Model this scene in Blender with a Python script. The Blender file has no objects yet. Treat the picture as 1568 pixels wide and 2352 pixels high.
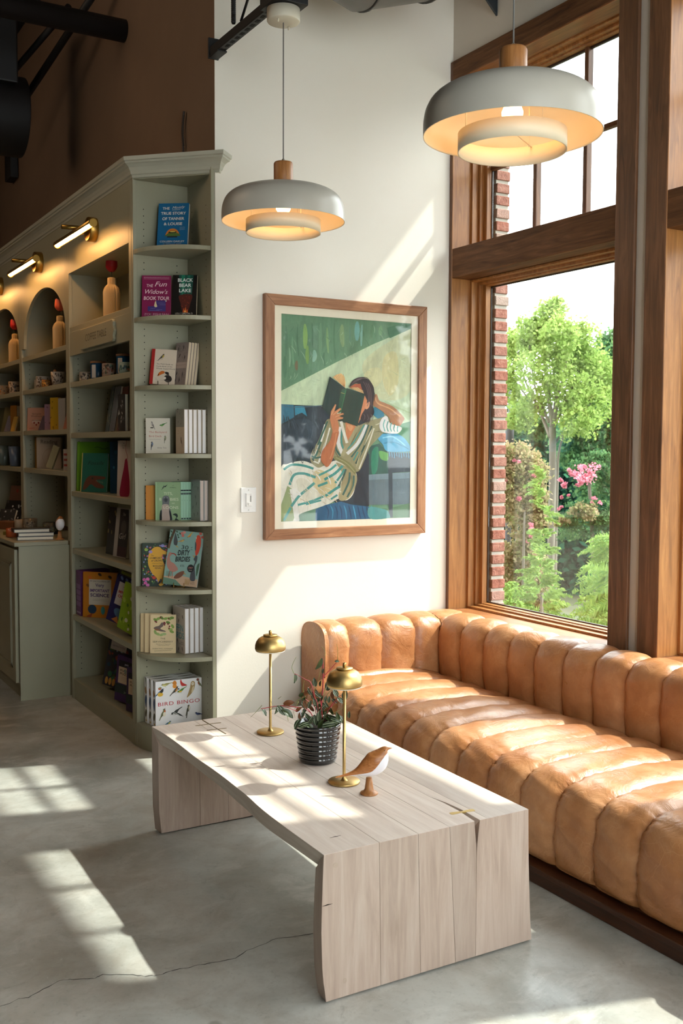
import bpy, bmesh, math, random
import numpy as np
from mathutils import Vector, Matrix, Euler
random.seed(7)
sc = bpy.context.scene
COL = sc.collection
R = math.radians

# ---------------------------------------------------------------- camera
YAW, PITCH, ROLL = 0.5272, 0.0594, -0.0038
cam = bpy.data.cameras.new('camera'); cam_o = bpy.data.objects.new('camera', cam); COL.objects.link(cam_o)
cam.sensor_fit = 'VERTICAL'; cam.sensor_height = 36.0; cam.sensor_width = 24.0
cam.lens = 2371.1 / 2352 * 36.0
cam.shift_y = -9.1 / 2352; cam.shift_x = 0.7 / 2352
cam.dof.use_dof = True; cam.dof.focus_distance = 3.9; cam.dof.aperture_fstop = 8.0
cam.clip_start = 0.05; cam.clip_end = 200
_f = Vector((math.sin(YAW) * math.cos(PITCH), math.cos(YAW) * math.cos(PITCH), -math.sin(PITCH)))
_r0 = Vector((math.cos(YAW), -math.sin(YAW), 0)); _u0 = _r0.cross(_f)
_r = _r0 * math.cos(ROLL) - _u0 * math.sin(ROLL); _u = _r0 * math.sin(ROLL) + _u0 * math.cos(ROLL)
_m = Matrix((_r, _u, -_f)).transposed().to_4x4(); _m.translation = Vector((0, 0, 1.49))
cam_o.matrix_world = _m
sc.camera = cam_o

# ---------------------------------------------------------------- world, sun, exposure
w = bpy.data.worlds.new('sky'); sc.world = w; w.use_nodes = True
wn = w.node_tree.nodes; bg = wn['Background']
bg.inputs['Color'].default_value = (0.96, 0.975, 1.0, 1); bg.inputs['Strength'].default_value = 4.6
sun = bpy.data.lights.new('sun', 'SUN'); sun.energy = 4.3; sun.angle = R(0.9); sun.color = (1.0, 0.955, 0.87)
sun_o = bpy.data.objects.new('sun', sun); COL.objects.link(sun_o)
SUN = Vector((-1, 0.289, -1.205)).normalized()
sun_o.rotation_euler = SUN.to_track_quat('-Z', 'Y').to_euler(); sun_o.location = (8, -1, 9)
# fixtureless warm fill lights, added out of view to lift the brown wall
for i, (lx, ly) in enumerate(((-1.0, 7.2), (-.8, 5.2))):
    la = bpy.data.lights.new('wall_fill', 'AREA'); la.shape = 'DISK'; la.size = 1.8; la.energy = 4.5; la.spread = R(110); la.color = (1.0, .72, .48)
    lo = bpy.data.objects.new('wall_fill', la); COL.objects.link(lo); lo.location = (lx, ly, 4.1); lo.rotation_euler = (0, R(-62), 0)
sc.view_settings.view_transform = 'Standard'; sc.view_settings.look = 'None'
sc.view_settings.exposure = 0.98; sc.view_settings.gamma = 1.0; sc.view_settings.use_curve_mapping = False
cy = sc.cycles
cy.use_denoising = True; cy.max_bounces = 10; cy.diffuse_bounces = 6; cy.glossy_bounces = 4
cy.transmission_bounces = 6; cy.transparent_max_bounces = 12
cy.caustics_reflective = False; cy.caustics_refractive = False; cy.sample_clamp_indirect = 6.0
cy.use_light_tree = True
try:
    cy.denoiser = 'OPENIMAGEDENOISE'; cy.denoising_input_passes = 'RGB_ALBEDO_NORMAL'
except Exception: pass

# ---------------------------------------------------------------- materials
def lin(c):
    if isinstance(c, str):
        c = c.lstrip('#'); c = [int(c[i:i + 2], 16) / 255 for i in (0, 2, 4)]
        c = [x / 12.92 if x <= .04045 else ((x + .055) / 1.055) ** 2.4 for x in c]
    return (c[0], c[1], c[2], 1)
_mc = {}
def M(color, rough=.6, metal=0, spec=.5, emit=0, coat=0, var=.06):
    k = (str(color), rough, metal, spec, emit, coat, var)
    if k in _mc: return _mc[k]
    m = bpy.data.materials.new('paint_' + str(len(_mc))); m.use_nodes = True
    b = m.node_tree.nodes['Principled BSDF']; nt = m.node_tree
    c = lin(color)
    tc = nt.nodes.new('ShaderNodeTexCoord'); n = nt.nodes.new('ShaderNodeTexNoise'); n.inputs['Scale'].default_value = 9
    if var > .1:   # brushed paint: streaky, stronger variation
        mp = nt.nodes.new('ShaderNodeMapping'); mp.inputs['Scale'].default_value = (3.2, 1, 1.1); mp.inputs['Rotation'].default_value = (0, .5, 0)
        nt.links.new(tc.outputs['Object'], mp.inputs['Vector']); nt.links.new(mp.outputs[0], n.inputs['Vector']); n.inputs['Detail'].default_value = 8; n.inputs['Roughness'].default_value = .72; n.inputs['Distortion'].default_value = 1.5
    else: nt.links.new(tc.outputs['Object'], n.inputs['Vector'])
    mx = nt.nodes.new('ShaderNodeMixRGB'); mx.inputs[1].default_value = [min(1, x * (1 - var)) for x in c[:3]] + [1]
    mx.inputs[2].default_value = [min(1, x * (1 + var)) for x in c[:3]] + [1]
    nt.links.new(n.outputs['Fac'], mx.inputs[0]); nt.links.new(mx.outputs[0], b.inputs['Base Color'])
    b.inputs['Roughness'].default_value = rough; b.inputs['Metallic'].default_value = metal
    b.inputs['Specular IOR Level'].default_value = spec; b.inputs['Coat Weight'].default_value = coat
    if emit:
        b.inputs['Emission Color'].default_value = c; b.inputs['Emission Strength'].default_value = emit
    _mc[k] = m
    return m
class NT:
    def __init__(s, name):
        s.m = bpy.data.materials.new(name); s.m.use_nodes = True; s.t = s.m.node_tree
        s.b = s.t.nodes['Principled BSDF']; s.tc = s.t.nodes.new('ShaderNodeTexCoord')
    def n(s, kind, **k):
        x = s.t.nodes.new('ShaderNode' + kind)
        for a, v in k.items():
            if a.startswith('_'): setattr(x, a[1:], v)
            else: x.inputs[a.replace('__', ' ')].default_value = v
        return x
    def l(s, a, b): s.t.links.new(a, b)
    def map(s, scale, rot=(0, 0, 0), out='Object'):
        x = s.n('Mapping'); x.inputs['Scale'].default_value = scale; x.inputs['Rotation'].default_value = rot
        s.l(s.tc.outputs[out], x.inputs['Vector']); return x.outputs[0]
    def noise(s, vec, scale, detail=4, rough=.5, dist=0):
        x = s.n('TexNoise', Scale=scale, Detail=detail, Roughness=rough, Distortion=dist)
        if vec is not None: s.l(vec, x.inputs['Vector'])
        return x.outputs['Fac']
    def ramp(s, fac, stops):
        x = s.t.nodes.new('ShaderNodeValToRGB'); e = x.color_ramp.elements
        while len(e) < len(stops): e.new(.5)
        for i, (p, c) in enumerate(stops):
            e[i].position = p; e[i].color = lin(c) if not isinstance(c, (int, float)) else (c, c, c, 1)
        s.l(fac, x.inputs[0]); return x.outputs[0]
    def mix(s, fac, a, b, mode='MIX'):
        x = s.t.nodes.new('ShaderNodeMixRGB'); x.blend_type = mode
        for i, v in ((0, fac), (1, a), (2, b)):
            if isinstance(v, (int, float)): x.inputs[i].default_value = v if i == 0 else (v, v, v, 1)
            elif isinstance(v, (str, tuple)): x.inputs[i].default_value = lin(v)
            else: s.l(v, x.inputs[i])
        return x.outputs[0]
    def bump(s, h, strength=.2, dist=.01):
        x = s.n('Bump', Strength=strength, Distance=dist); s.l(h, x.inputs['Height']); s.l(x.outputs[0], s.b.inputs['Normal'])
    def fin(s, col=None, rough=None, **k):
        if col is not None: s.l(col, s.b.inputs['Base Color'])
        if rough is not None:
            if isinstance(rough, (int, float)): s.b.inputs['Roughness'].default_value = rough
            else: s.l(rough, s.b.inputs['Roughness'])
        for a, v in k.items(): s.b.inputs[a.replace('__', ' ')].default_value = v
        return s.m

def wood(name, dark, mid, light, axis='z', grain=1.0, rough=.45, bump=.15, spec=.5, coat=0):
    s = NT(name)
    sc_ = {'x': (1.2, 16, 16), 'y': (16, 1.2, 16), 'z': (16, 16, 1.2)}[axis]
    mp = s.map(tuple(v * grain for v in sc_))
    # every plank a little different: object-random shift of tone
    oi = s.t.nodes.new('ShaderNodeObjectInfo')
    n1 = s.noise(mp, 2.2, 6, .6, 1.2)
    n2 = s.noise(mp, 9, 5, .7, .4)
    big = s.noise(s.map((1.3, 1.3, 1.3)), 2.0, 2)
    c = s.ramp(n1, [(.28, dark), (.5, mid), (.72, light)])
    c = s.mix(s.ramp(n2, [(.35, .35), (.7, 0)]), c, dark)
    c = s.mix(s.ramp(big, [(.35, 0), (.75, .25)]), c, light)
    hv = s.n('HueSaturation'); mm = s.n('MapRange'); mm.inputs['To Min'].default_value = .86; mm.inputs['To Max'].default_value = 1.1
    s.l(oi.outputs['Random'], mm.inputs['Value']); s.l(mm.outputs[0], hv.inputs['Value']); s.l(c, hv.inputs['Color'])
    s.bump(n2, bump, .004)
    return s.fin(hv.outputs[0], rough, Coat__Weight=coat, Specular__IOR__Level=spec)

def plaster(name, c1, c2, rough=.85, b=.08):
    s = NT(name); n = s.noise(s.map((1, 1, 1)), 1.5, 5, .6); f = s.noise(s.map((1, 1, 1)), 140, 3)
    s.bump(f, b, .003); return s.fin(s.ramp(n, [(.3, c1), (.7, c2)]), rough)

m_white = plaster('white_wall_paint', '#e8e1d3', '#ebe5d9')
m_brown = plaster('brown_wall_paint', '#705a47', '#7a624e')
m_beige = plaster('beige_wall_paint', '#c9beb0', '#cfc4b6')
m_black = M('#0e0e10', .55)
m_blackc = plaster('ceiling_black', '#111113', '#17171a')
m_sage = NT('sage_paint'); m_sage = m_sage.fin(m_sage.ramp(m_sage.noise(m_sage.map((1, 1, 1)), 3, 4), [(.3, '#928f78'), (.7, '#99967f')]), .42)
m_crown = M('#a8a797', .4)
m_brass = M('#b08a45', .32, 1)
m_brassl = M('#c4a66c', .42, 1)
m_trimw = wood('stained_trim_shaded', '#3f2717', '#6b452a', '#8c6040', 'z', 1, .5, .1)  # same wood as the jambs, coloured darker for the backlit casing
m_trimy = wood('stained_trim_long_shaded', '#3f2717', '#6b452a', '#8c6040', 'y', 1, .62, .1, .2)
m_jambw = wood('stained_jamb_sunlit', '#7a4c26', '#a56c38', '#c28a4e', 'z', 1, .4, .1)  # same wood as the trim, sunlight on the jambs put into the colour
m_jamby = wood('stained_jamb_long_sunlit', '#6d4222', '#965e33', '#b47b48', 'y', 1, .4, .1)
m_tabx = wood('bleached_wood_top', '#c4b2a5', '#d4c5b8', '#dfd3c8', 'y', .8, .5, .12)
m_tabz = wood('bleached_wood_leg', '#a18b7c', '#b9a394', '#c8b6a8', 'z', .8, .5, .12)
m_walnut = wood('walnut_frame', '#74492f', '#9a6a48', '#b4845d', 'z', 1.6, .4, .1)
m_walnutx = wood('walnut_frame_long', '#74492f', '#9a6a48', '#b4845d', 'x', 1.6, .4, .1)
m_lampwood = wood('lamp_oak', '#8a5428', '#ad7440', '#c08a55', 'z', 2.5, .4, .1)
m_birdwood = wood('bird_oak', '#8f5225', '#b87540', '#cd9058', 'x', 4, .35, .08)
m_plinth = wood('dark_plinth', '#2b150b', '#43220f', '#573018', 'y', 1, .4, .1)

def concrete():
    s = NT('polished_concrete'); v = s.map((1, 1, 1))
    a = s.noise(v, 1.3, 6, .62, .4); b_ = s.noise(v, 5.5, 6, .65, .6); c = s.noise(v, 60, 4, .6)
    st = s.noise(s.map((1.3, 2.1, 1), (0, 0, .35)), 2.4, 7, .68, .5)
    col = s.ramp(a, [(.3, '#86877e'), (.5, '#b0b1aa'), (.7, '#cfcfc8')])
    col = s.mix(s.ramp(b_, [(.45, 0), (.7, .5)]), col, '#958a7b')
    col = s.mix(s.ramp(st, [(.52, 0), (.66, .55)]), col, '#d0d0c9')
    col = s.mix(s.ramp(c, [(.55, 0), (.8, .25)]), col, '#5d5b55')
    vo = s.n('TexVoronoi', Scale=2.6); s.l(s.map((1, 1, 1)), vo.inputs['Vector'])
    col = s.mix(s.ramp(vo.outputs['Distance'], [(.035, .5), (.06, 0)]), col, '#6d6556')
    sc_ = s.noise(s.map((1, 1, 1)), 21, 8, .8, 2.0)      # pale scuffs and dust
    col = s.mix(s.ramp(sc_, [(.60, 0), (.68, .45)]), col, '#dededa'); col = s.mix(s.ramp(s.noise(s.map((1, 1, 1)), 13, 8, .75, 1.2), [(.28, .4), (.42, 0)]), col, '#5c5850')
    vs_ = s.n('TexVoronoi', Scale=34.0); s.l(s.map((1, 1, 1)), vs_.inputs['Vector'])
    col = s.mix(s.ramp(vs_.outputs['Distance'], [(.03, .7), (.05, 0)]), col, '#55514a')
    s.bump(b_, .06, .01)
    return s.fin(col, s.ramp(b_, [(.3, .30), (.7, .46)]), Specular__IOR__Level=.5)
m_floor = concrete()

def leather():
    s = NT('tan_leather'); v = s.map((1, 1, 1))
    a = s.noise(v, 3.2, 5, .6, .5); b_ = s.noise(v, 16, 5, .65, .3); g = s.noise(v, 260, 2, .5)
    col = s.ramp(a, [(.3, '#a0663e'), (.5, '#b67e50'), (.72, '#c8966c')])
    col = s.mix(s.ramp(b_, [(.4, .35), (.62, 0)]), col, '#975f36')
    # pale crease lines in the hide
    mp = s.n('Mapping'); mp.inputs['Scale'].default_value = (9, 9, 9)
    d = s.n('TexNoise', Scale=3.0, Detail=4.0); s.l(v, d.inputs['Vector'])
    add = s.mix(.22, v, d.outputs['Color'])
    s.l(add, mp.inputs['Vector'])
    vo = s.n('TexVoronoi', Scale=1.6, _feature='DISTANCE_TO_EDGE'); s.l(mp.outputs[0], vo.inputs['Vector'])
    vo2 = s.n('TexVoronoi', Scale=4.4, _feature='DISTANCE_TO_EDGE'); s.l(mp.outputs[0], vo2.inputs['Vector'])
    cr = s.mix(1, s.ramp(vo.outputs['Distance'], [(0, .26), (.016, 0)]), s.ramp(vo2.outputs['Distance'], [(0, .2), (.022, 0)]), 'ADD')
    msk = s.ramp(s.noise(v, 4, 3), [(.46, 0), (.66, 1)])
    cr = s.mix(1, cr, msk, 'MULTIPLY')
    col = s.mix(cr, col, '#e0b48a')
    bm = s.n('Bump', Strength=.4, Distance=.012); s.l(s.noise(s.map((1, 1, 1)), 11, 6, .6, 1.6), bm.inputs['Height'])
    b2 = s.n('Bump', Strength=.12, Distance=.002); s.l(g, b2.inputs['Height']); s.l(bm.outputs[0], b2.inputs['Normal'])
    s.l(b2.outputs[0], s.b.inputs['Normal'])
    return s.fin(col, s.ramp(b_, [(.3, .27), (.7, .42)]), Specular__IOR__Level=.55)
m_leather = leather()

def glass():
    m = bpy.data.materials.new('clear_glass'); m.use_nodes = True; t = m.node_tree; t.nodes.clear()
    o = t.nodes.new('ShaderNodeOutputMaterial'); mx = t.nodes.new('ShaderNodeMixShader')
    tr = t.nodes.new('ShaderNodeBsdfTransparent'); tr.inputs[0].default_value = (.955, .985, .975, 1)
    gl = t.nodes.new('ShaderNodeBsdfGlossy'); gl.inputs['Roughness'].default_value = .02
    lw = t.nodes.new('ShaderNodeLayerWeight'); lw.inputs['Blend'].default_value = .5
    pw = t.nodes.new('ShaderNodeMath'); pw.operation = 'POWER'; pw.inputs[1].default_value = 5; t.links.new(lw.outputs['Facing'], pw.inputs[0])
    fr = t.nodes.new('ShaderNodeMath'); fr.operation = 'MULTIPLY_ADD'; fr.inputs[1].default_value = .96; fr.inputs[2].default_value = .055; t.links.new(pw.outputs[0], fr.inputs[0])
    t.links.new(fr.outputs[0], mx.inputs[0]); t.links.new(tr.outputs[0], mx.inputs[1]); t.links.new(gl.outputs[0], mx.inputs[2])
    t.links.new(mx.outputs[0], o.inputs[0]); return m
m_glass = glass()
m_glazing = glass(); m_glazing.name = 'picture_glazing'
for n_ in m_glazing.node_tree.nodes:
    if n_.bl_idname == 'ShaderNodeBsdfTransparent': n_.inputs[0].default_value = (1, 1, 1, 1)
    if n_.bl_idname == 'ShaderNodeMath' and n_.operation == 'MULTIPLY_ADD': n_.inputs[2].default_value = .022
m_brick = NT('red_brick')
_bn = m_brick.noise(m_brick.map((1, 1, 1)), 30, 4)
_oi = m_brick.t.nodes.new('ShaderNodeObjectInfo')
m_brick.bump(m_brick.noise(m_brick.map((1, 1, 1)), 45, 6, .7, 1.0), 1.0, .012)
m_brick = m_brick.fin(m_brick.mix(m_brick.ramp(_oi.outputs['Random'], [(.0, 0), (.8, .15), (1, .85)]), m_brick.ramp(_bn, [(.3, '#7d4436'), (.5, '#a0604f'), (.75, '#b98270')]), '#c3b0a4'), .9)
m_mortar = plaster('mortar', '#b8b0a4', '#c8c1b6', .95, .3)

# ---------------------------------------------------------------- mesh builder
class MB:
    def __init__(s): s.v = []; s.f = []; s.mi = []; s.sm = []; s.mats = []
    def mat(s, m):
        if m not in s.mats: s.mats.append(m)
        return s.mats.index(m)
    def add(s, vs, fs, m=None, smooth=False):
        o = len(s.v); s.v += [tuple(v) for v in vs]; k = s.mat(m) if m else 0
        for f in fs: s.f.append(tuple(i + o for i in f)); s.mi.append(k); s.sm.append(smooth)
        return s
    def box(s, a, b, m=None):
        x0, y0, z0 = [min(p, q) for p, q in zip(a, b)]; x1, y1, z1 = [max(p, q) for p, q in zip(a, b)]
        return s.add([(x0, y0, z0), (x1, y0, z0), (x1, y1, z0), (x0, y1, z0), (x0, y0, z1), (x1, y0, z1), (x1, y1, z1), (x0, y1, z1)],
                     [(0, 3, 2, 1), (4, 5, 6, 7), (0, 1, 5, 4), (1, 2, 6, 5), (2, 3, 7, 6), (3, 0, 4, 7)], m)
    def prism(s, poly, axis, a, b, m=None, smooth=False):
        n = len(poly)
        def P(p, t):
            return {'z': (p[0], p[1], t), 'y': (p[0], t, p[1]), 'x': (t, p[0], p[1])}[axis]
        vs = [P(p, a) for p in poly] + [P(p, b) for p in poly]
        s.add(vs, [tuple(range(n)), tuple(range(2 * n - 1, n - 1, -1))], m)
        s.add(vs, [(i, (i + 1) % n, n + (i + 1) % n, n + i) for i in range(n)], m, smooth); return s
    def lathe(s, prof, c=(0, 0, 0), n=32, m=None, smooth=True):
        vs = []; fs = []
        for r, z in prof:
            for i in range(n):
                a = 2 * math.pi * i / n; vs.append((c[0] + r * math.cos(a), c[1] + r * math.sin(a), c[2] + z))
        for j in range(len(prof) - 1):
            for i in range(n): fs.append((j * n + i, j * n + (i + 1) % n, (j + 1) * n + (i + 1) % n, (j + 1) * n + i))
        return s.add(vs, fs, m, smooth)
    def tube(s, pts, rad, n=8, m=None, caps=True):
        pts = [Vector(p) for p in pts]; k = len(pts)
        if not hasattr(rad, '__len__'): rad = [rad] * k
        vs = []; fs = []; ref = Vector((0.13, .21, .97))
        for j, p in enumerate(pts):
            t = (pts[min(j + 1, k - 1)] - pts[max(j - 1, 0)])
            if t.length < 1e-9: t = Vector((0, 0, 1))
            t.normalize()
            if abs(t.dot(ref)) > .95: ref = Vector((1, .1, 0)).normalized()
            u = t.cross(ref).normalized(); v = t.cross(u)
            for i in range(n):
                a = 2 * math.pi * i / n; vs.append(p + (u * math.cos(a) + v * math.sin(a)) * rad[j])
        for j in range(k - 1):
            for i in range(n): fs.append((j * n + i, j * n + (i + 1) % n, (j + 1) * n + (i + 1) % n, (j + 1) * n + i))
        s.add(vs, fs, m, True)
        if caps: s.add(vs, [tuple(range(n))[::-1], tuple((k - 1) * n + i for i in range(n))], m)
        return s
    def grid(s, rows, m=None, close=False):
        n = len(rows[0]); vs = [p for r in rows for p in r]; fs = []
        for j in range(len(rows) - 1):
            for i in range(n if close else n - 1): fs.append((j * n + i, j * n + (i + 1) % n, (j + 1) * n + (i + 1) % n, (j + 1) * n + i))
        return s.add(vs, fs, m, True)
    def build(s, name, m=None, parent=None, bevel=0, seg=2, loc=None, normals=True):
        me = bpy.data.meshes.new(name); me.from_pydata(s.v, [], s.f)
        mats = s.mats or [m or M('#888888')]
        for x in mats: me.materials.append(x)
        me.polygons.foreach_set('material_index', s.mi); me.polygons.foreach_set('use_smooth', s.sm)
        if normals:
            bm = bmesh.new(); bm.from_mesh(me); bmesh.ops.remove_doubles(bm, verts=bm.verts, dist=1e-6)
            bmesh.ops.recalc_face_normals(bm, faces=bm.faces); bm.to_mesh(me); bm.free()
        me.update()
        o = bpy.data.objects.new(name, me); COL.objects.link(o)
        if parent is not None: o.parent = parent
        if loc is not None: o.location = loc
        if bevel:
            b = o.modifiers.new('edge', 'BEVEL'); b.width = bevel; b.segments = seg; b.limit_method = 'ANGLE'; b.angle_limit = R(40)
        return o
def thing(name, label, cat, loc=(0, 0, 0), rotz=0, group=None, rot=None):
    o = bpy.data.objects.new(name, None); COL.objects.link(o); o.location = loc
    o.rotation_euler = rot if rot else (0, 0, rotz); o.empty_display_size = .05
    o['label'] = label; o['category'] = cat
    if group: o['group'] = group
    return o
def tag(o, label, cat, group=None):
    o['label'] = label; o['category'] = cat
    if group: o['group'] = group
    return o
def struct(o, label=None):
    o['kind'] = 'structure'
    if label: o['label'] = label
    return o
def copy_tree(o, parent=None):
    c = o.copy(); COL.objects.link(c); c.parent = parent
    for ch in list(o.children): copy_tree(ch, c)
    return c
def bx(name, a, b, m, parent=None, bevel=0):
    return MB().box(a, b).build(name, m, parent, bevel)
def smooth(pts, closed=True, n=5):
    out = []; k = len(pts)
    for i in range(k if closed else k - 1):
        p0, p1, p2, p3 = [pts[(i + d) % k] if closed else pts[max(0, min(k - 1, i + d))] for d in (-1, 0, 1, 2)]
        for j in range(n):
            t = j / n
            out.append(tuple(.5 * (2 * p1[c] + (p2[c] - p0[c]) * t + (2 * p0[c] - 5 * p1[c] + 4 * p2[c] - p3[c]) * t * t + (3 * p1[c] - p0[c] - 3 * p2[c] + p3[c]) * t ** 3) for c in range(len(p1))))
    if not closed: out.append(tuple(pts[-1]))
    return out

# ---------------------------------------------------------------- flat print (covers, signs, the painting)
def homog(src, dst):
    A = []; b = []
    for (x, y), (u, v) in zip(src, dst):
        A.append([x, y, 1, 0, 0, 0, -u * x, -u * y]); b.append(u)
        A.append([0, 0, 0, x, y, 1, -v * x, -v * y]); b.append(v)
    h = np.linalg.solve(np.array(A, float), np.array(b, float))
    return lambda p: ((h[0] * p[0] + h[1] * p[1] + h[2]) / (h[6] * p[0] + h[7] * p[1] + 1), (h[3] * p[0] + h[4] * p[1] + h[5]) / (h[6] * p[0] + h[7] * p[1] + 1))
_tx = {}
def textmesh(body, shear, bold, spacing):
    k = (body, shear, bold, spacing)
    if k in _tx: return _tx[k]
    c = bpy.data.curves.new('t', 'FONT'); c.body = body; c.size = 1; c.shear = shear; c.offset = bold; c.space_character = spacing
    c.resolution_u = 3; o = bpy.data.objects.new('t', c); COL.objects.link(o)
    bpy.context.view_layer.update()
    me = bpy.data.meshes.new_from_object(o.evaluated_get(bpy.context.evaluated_depsgraph_get()))
    vs = [(v.co.x, v.co.y) for v in me.vertices]; fs = [tuple(p.vertices) for p in me.polygons]
    bpy.data.objects.remove(o); bpy.data.curves.remove(c); bpy.data.meshes.remove(me)
    _tx[k] = (vs, fs); return vs, fs
class Print:
    """flat marks on the plane y = y0 (facing -y); w,h in metres, positions as fractions from the top left, or through a map"""
    def __init__(s, w, h, y0=-.0004, rough=.45, fn=None, face=None, var=.06, step=.00002):
        s.var, s.step = var, step
        s.w, s.h, s.y, s.mb, s.k, s.rough, s.fn, s.face = w, h, y0, MB(), 0, rough, fn, face
    def P(s, p):
        if s.fn: x, z = s.fn(p)
        else: x, z = p[0] * s.w, (1 - p[1]) * s.h
        y = s.y - s.k * s.step
        return s.face(x, y, z) if s.face else (x, y, z)
    def poly(s, pts, col, sm=False):
        s.k += 1
        if sm: pts = smooth(pts)
        s.mb.add([s.P(p) for p in pts], [tuple(range(len(pts)))], M(col, s.rough, var=s.var)); return s
    def rect(s, x0, y0, x1, y1, col): return s.poly([(x0, y0), (x1, y0), (x1, y1), (x0, y1)], col)
    def ell(s, cx, cy, rx, ry, col, a=0, n=18):
        ca, sa = math.cos(R(a)), math.sin(R(a)); ax, ay = (1, 1) if s.fn else (s.w, s.h); pts = []
        for i in range(n):
            t = 2 * math.pi * i / n; X, Y = rx * ax * math.cos(t), ry * ay * math.sin(t)
            pts.append((cx + (X * ca - Y * sa) / ax, cy + (X * sa + Y * ca) / ay))
        return s.poly(pts, col)
    def line(s, pts, wd, col, sm=True, taper=False):
        if sm and len(pts) > 2: pts = smooth(pts, False, 4)
        L = []; Rr = []; k = len(pts)
        ax, ay = (1, 1) if s.fn else (s.w, s.h)
        for i, p in enumerate(pts):
            q0, q1 = pts[max(0, i - 1)], pts[min(k - 1, i + 1)]
            dx, dy = (q1[0] - q0[0]) * ax, (q1[1] - q0[1]) * ay; d = math.hypot(dx, dy) or 1
            ww = wd * (math.sin(math.pi * (.1 + .88 * i / k)) if taper else 1) / 2
            L.append((p[0] - dy / d * ww / ax, p[1] + dx / d * ww / ay)); Rr.append((p[0] + dy / d * ww / ax, p[1] - dx / d * ww / ay))
        s.k += 1
        P_ = [s.P(p) for p in L] + [s.P(p) for p in Rr]
        s.mb.add(P_, [(i, i + 1, k + i + 1, k + i) for i in range(k - 1)], M(col, s.rough, var=s.var)); return s
    def text(s, body, x, y, size, col, align='c', shear=0, bold=0.0, sp=1.0, fit=None, rot=0):
        """size = cap height as fraction of h; fit = text width as fraction of w"""
        vs, fs = textmesh(body, shear, bold, sp)
        if not vs: return s
        x0 = min(v[0] for v in vs); x1 = max(v[0] for v in vs)
        sz = size * s.h / .73; sx = sz
        if fit: sx = fit * s.w / (x1 - x0)
        ox = {'c': (x0 + x1) / 2, 'l': x0, 'r': x1}[align]
        s.k += 1; ca, sa = math.cos(R(rot)), math.sin(R(rot)); out = []
        for v in vs:
            a, b = (v[0] - ox) * sx, v[1] * sz
            X, Z = x * s.w + a * ca - b * sa, (1 - y) * s.h + a * sa + b * ca
            yy = s.y - s.k * s.step
            out.append(s.face(X, yy, Z) if s.face else (X, yy, Z))
        s.mb.add(out, fs, M(col, s.rough, var=s.var)); return s
    def bird(s, cx, cy, L, body, belly, beak='#333333', flip=1, a=-30, legs=True):
        """small printed bird, L = body length as fraction of w"""
        asp = s.w / s.h
        def q(x, y):
            ca, sa = math.cos(R(a)), math.sin(R(a)); X = x * ca - y * sa; Y = x * sa + y * ca
            return (cx + flip * X * L, cy + Y * L * asp)
        s.poly([q(*p) for p in [(-.95, .02), (-.45, -.1), (-.1, -.2), (.25, -.2), (.38, -.3), (.52, -.26), (.55, -.12), (.45, .05), (.2, .18), (-.15, .16), (-.5, .06), (-.95, .1)]], body, True)
        s.poly([q(*p) for p in [(.1, .0), (.4, -.1), (.45, .03), (.2, .16), (-.1, .14)]], belly, True)
        s.poly([q(.5, -.24), q(.72, -.16), q(.52, -.13)], beak)
        s.line([q(-.5, .0), q(-.05, -.08)], .03 * L * s.w, '#2d2a28')
        if legs:
            s.line([q(.05, .15), (cx + .0 * L, cy + .38 * L * asp)], .02 * L * s.w, '#8a6a4a'); s.line([q(.15, .15), (cx + flip * .12 * L, cy + .38 * L * asp)], .02 * L * s.w, '#8a6a4a')
        s.poly([q(.41, -.22), q(.44, -.22), q(.44, -.19), q(.41, -.19)], '#111111'); return s
    def build(s, parent, name='cover_print'):
        return s.mb.build(name, None, parent, normals=False)
# ================================================================ STRUCTURE
YB, XC, XF, YE, XW = 4.569, 1.967, 1.67, 4.872, 3.34
WZ0, WZ1, WY0, WY1, PITCHW = .60, 3.425, 3.3458, 4.5435, 1.486
floor = struct(bx('floor', (-6, -1.5, -.1), (3.45, 9.6, 0), m_floor))
# hairline crack and old drips in the slab
ck = [(0.2, 2.66), (0.42, 2.71), (0.559, 2.752), (0.606, 2.768), (0.635, 2.764), (0.698, 2.792), (0.74, 2.809), (0.78, 2.79), (0.821, 2.771), (0.846, 2.778), (0.916, 2.746), (0.949, 2.711), (0.979, 2.699), (1.02, 2.706), (1.055, 2.701), (1.119, 2.693), (1.211, 2.684), (1.279, 2.711), (1.375, 2.729), (1.492, 2.7), (1.7, 2.74), (1.95, 2.70)]
ck2 = []
for i in range(len(ck) - 1):
    for t in range(4):
        f = t / 4; ck2.append((ck[i][0] * (1 - f) + ck[i + 1][0] * f + random.uniform(-.004, .004), ck[i][1] * (1 - f) + ck[i + 1][1] * f + random.uniform(-.004, .004)))
mb = MB(); k = len(ck2)
wd = [random.uniform(.0006, .0019) for _ in ck2]
mb.add([(p[0], p[1] - wd[i], .0006) for i, p in enumerate(ck2)] + [(p[0], p[1] + wd[i], .0006) for i, p in enumerate(ck2)], [(i, i + 1, k + i + 1, k + i) for i in range(k - 1)])
mb.build('crack', M('#3b3833', .9), floor)
MB().box((-6, -4.1, 4.7), (3.8, 9.7, 4.8)).build('ceiling', m_blackc)['kind'] = 'structure'
struct(bx('wall_back', (XC, YB, 0), (XW + .01, YB + .13, 4.7), m_white))
struct(bx('wall_inner', (XC, YB + .0015, 0), (XC + .13, 9.5, 4.7), m_brown)).location.x = -.0015
struct(bx('wall_left', (-6.1, -1.45, 0), (-6, 9.5, 4.7), m_brown))
wf = MB(); FYW = -1.35   # front wall with tall shop windows behind the camera
wf.box((-6, FYW - .15, 0), (3.7, FYW, .45)); wf.box((-6, FYW - .15, 3.5), (3.7, FYW, 4.7))
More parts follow.
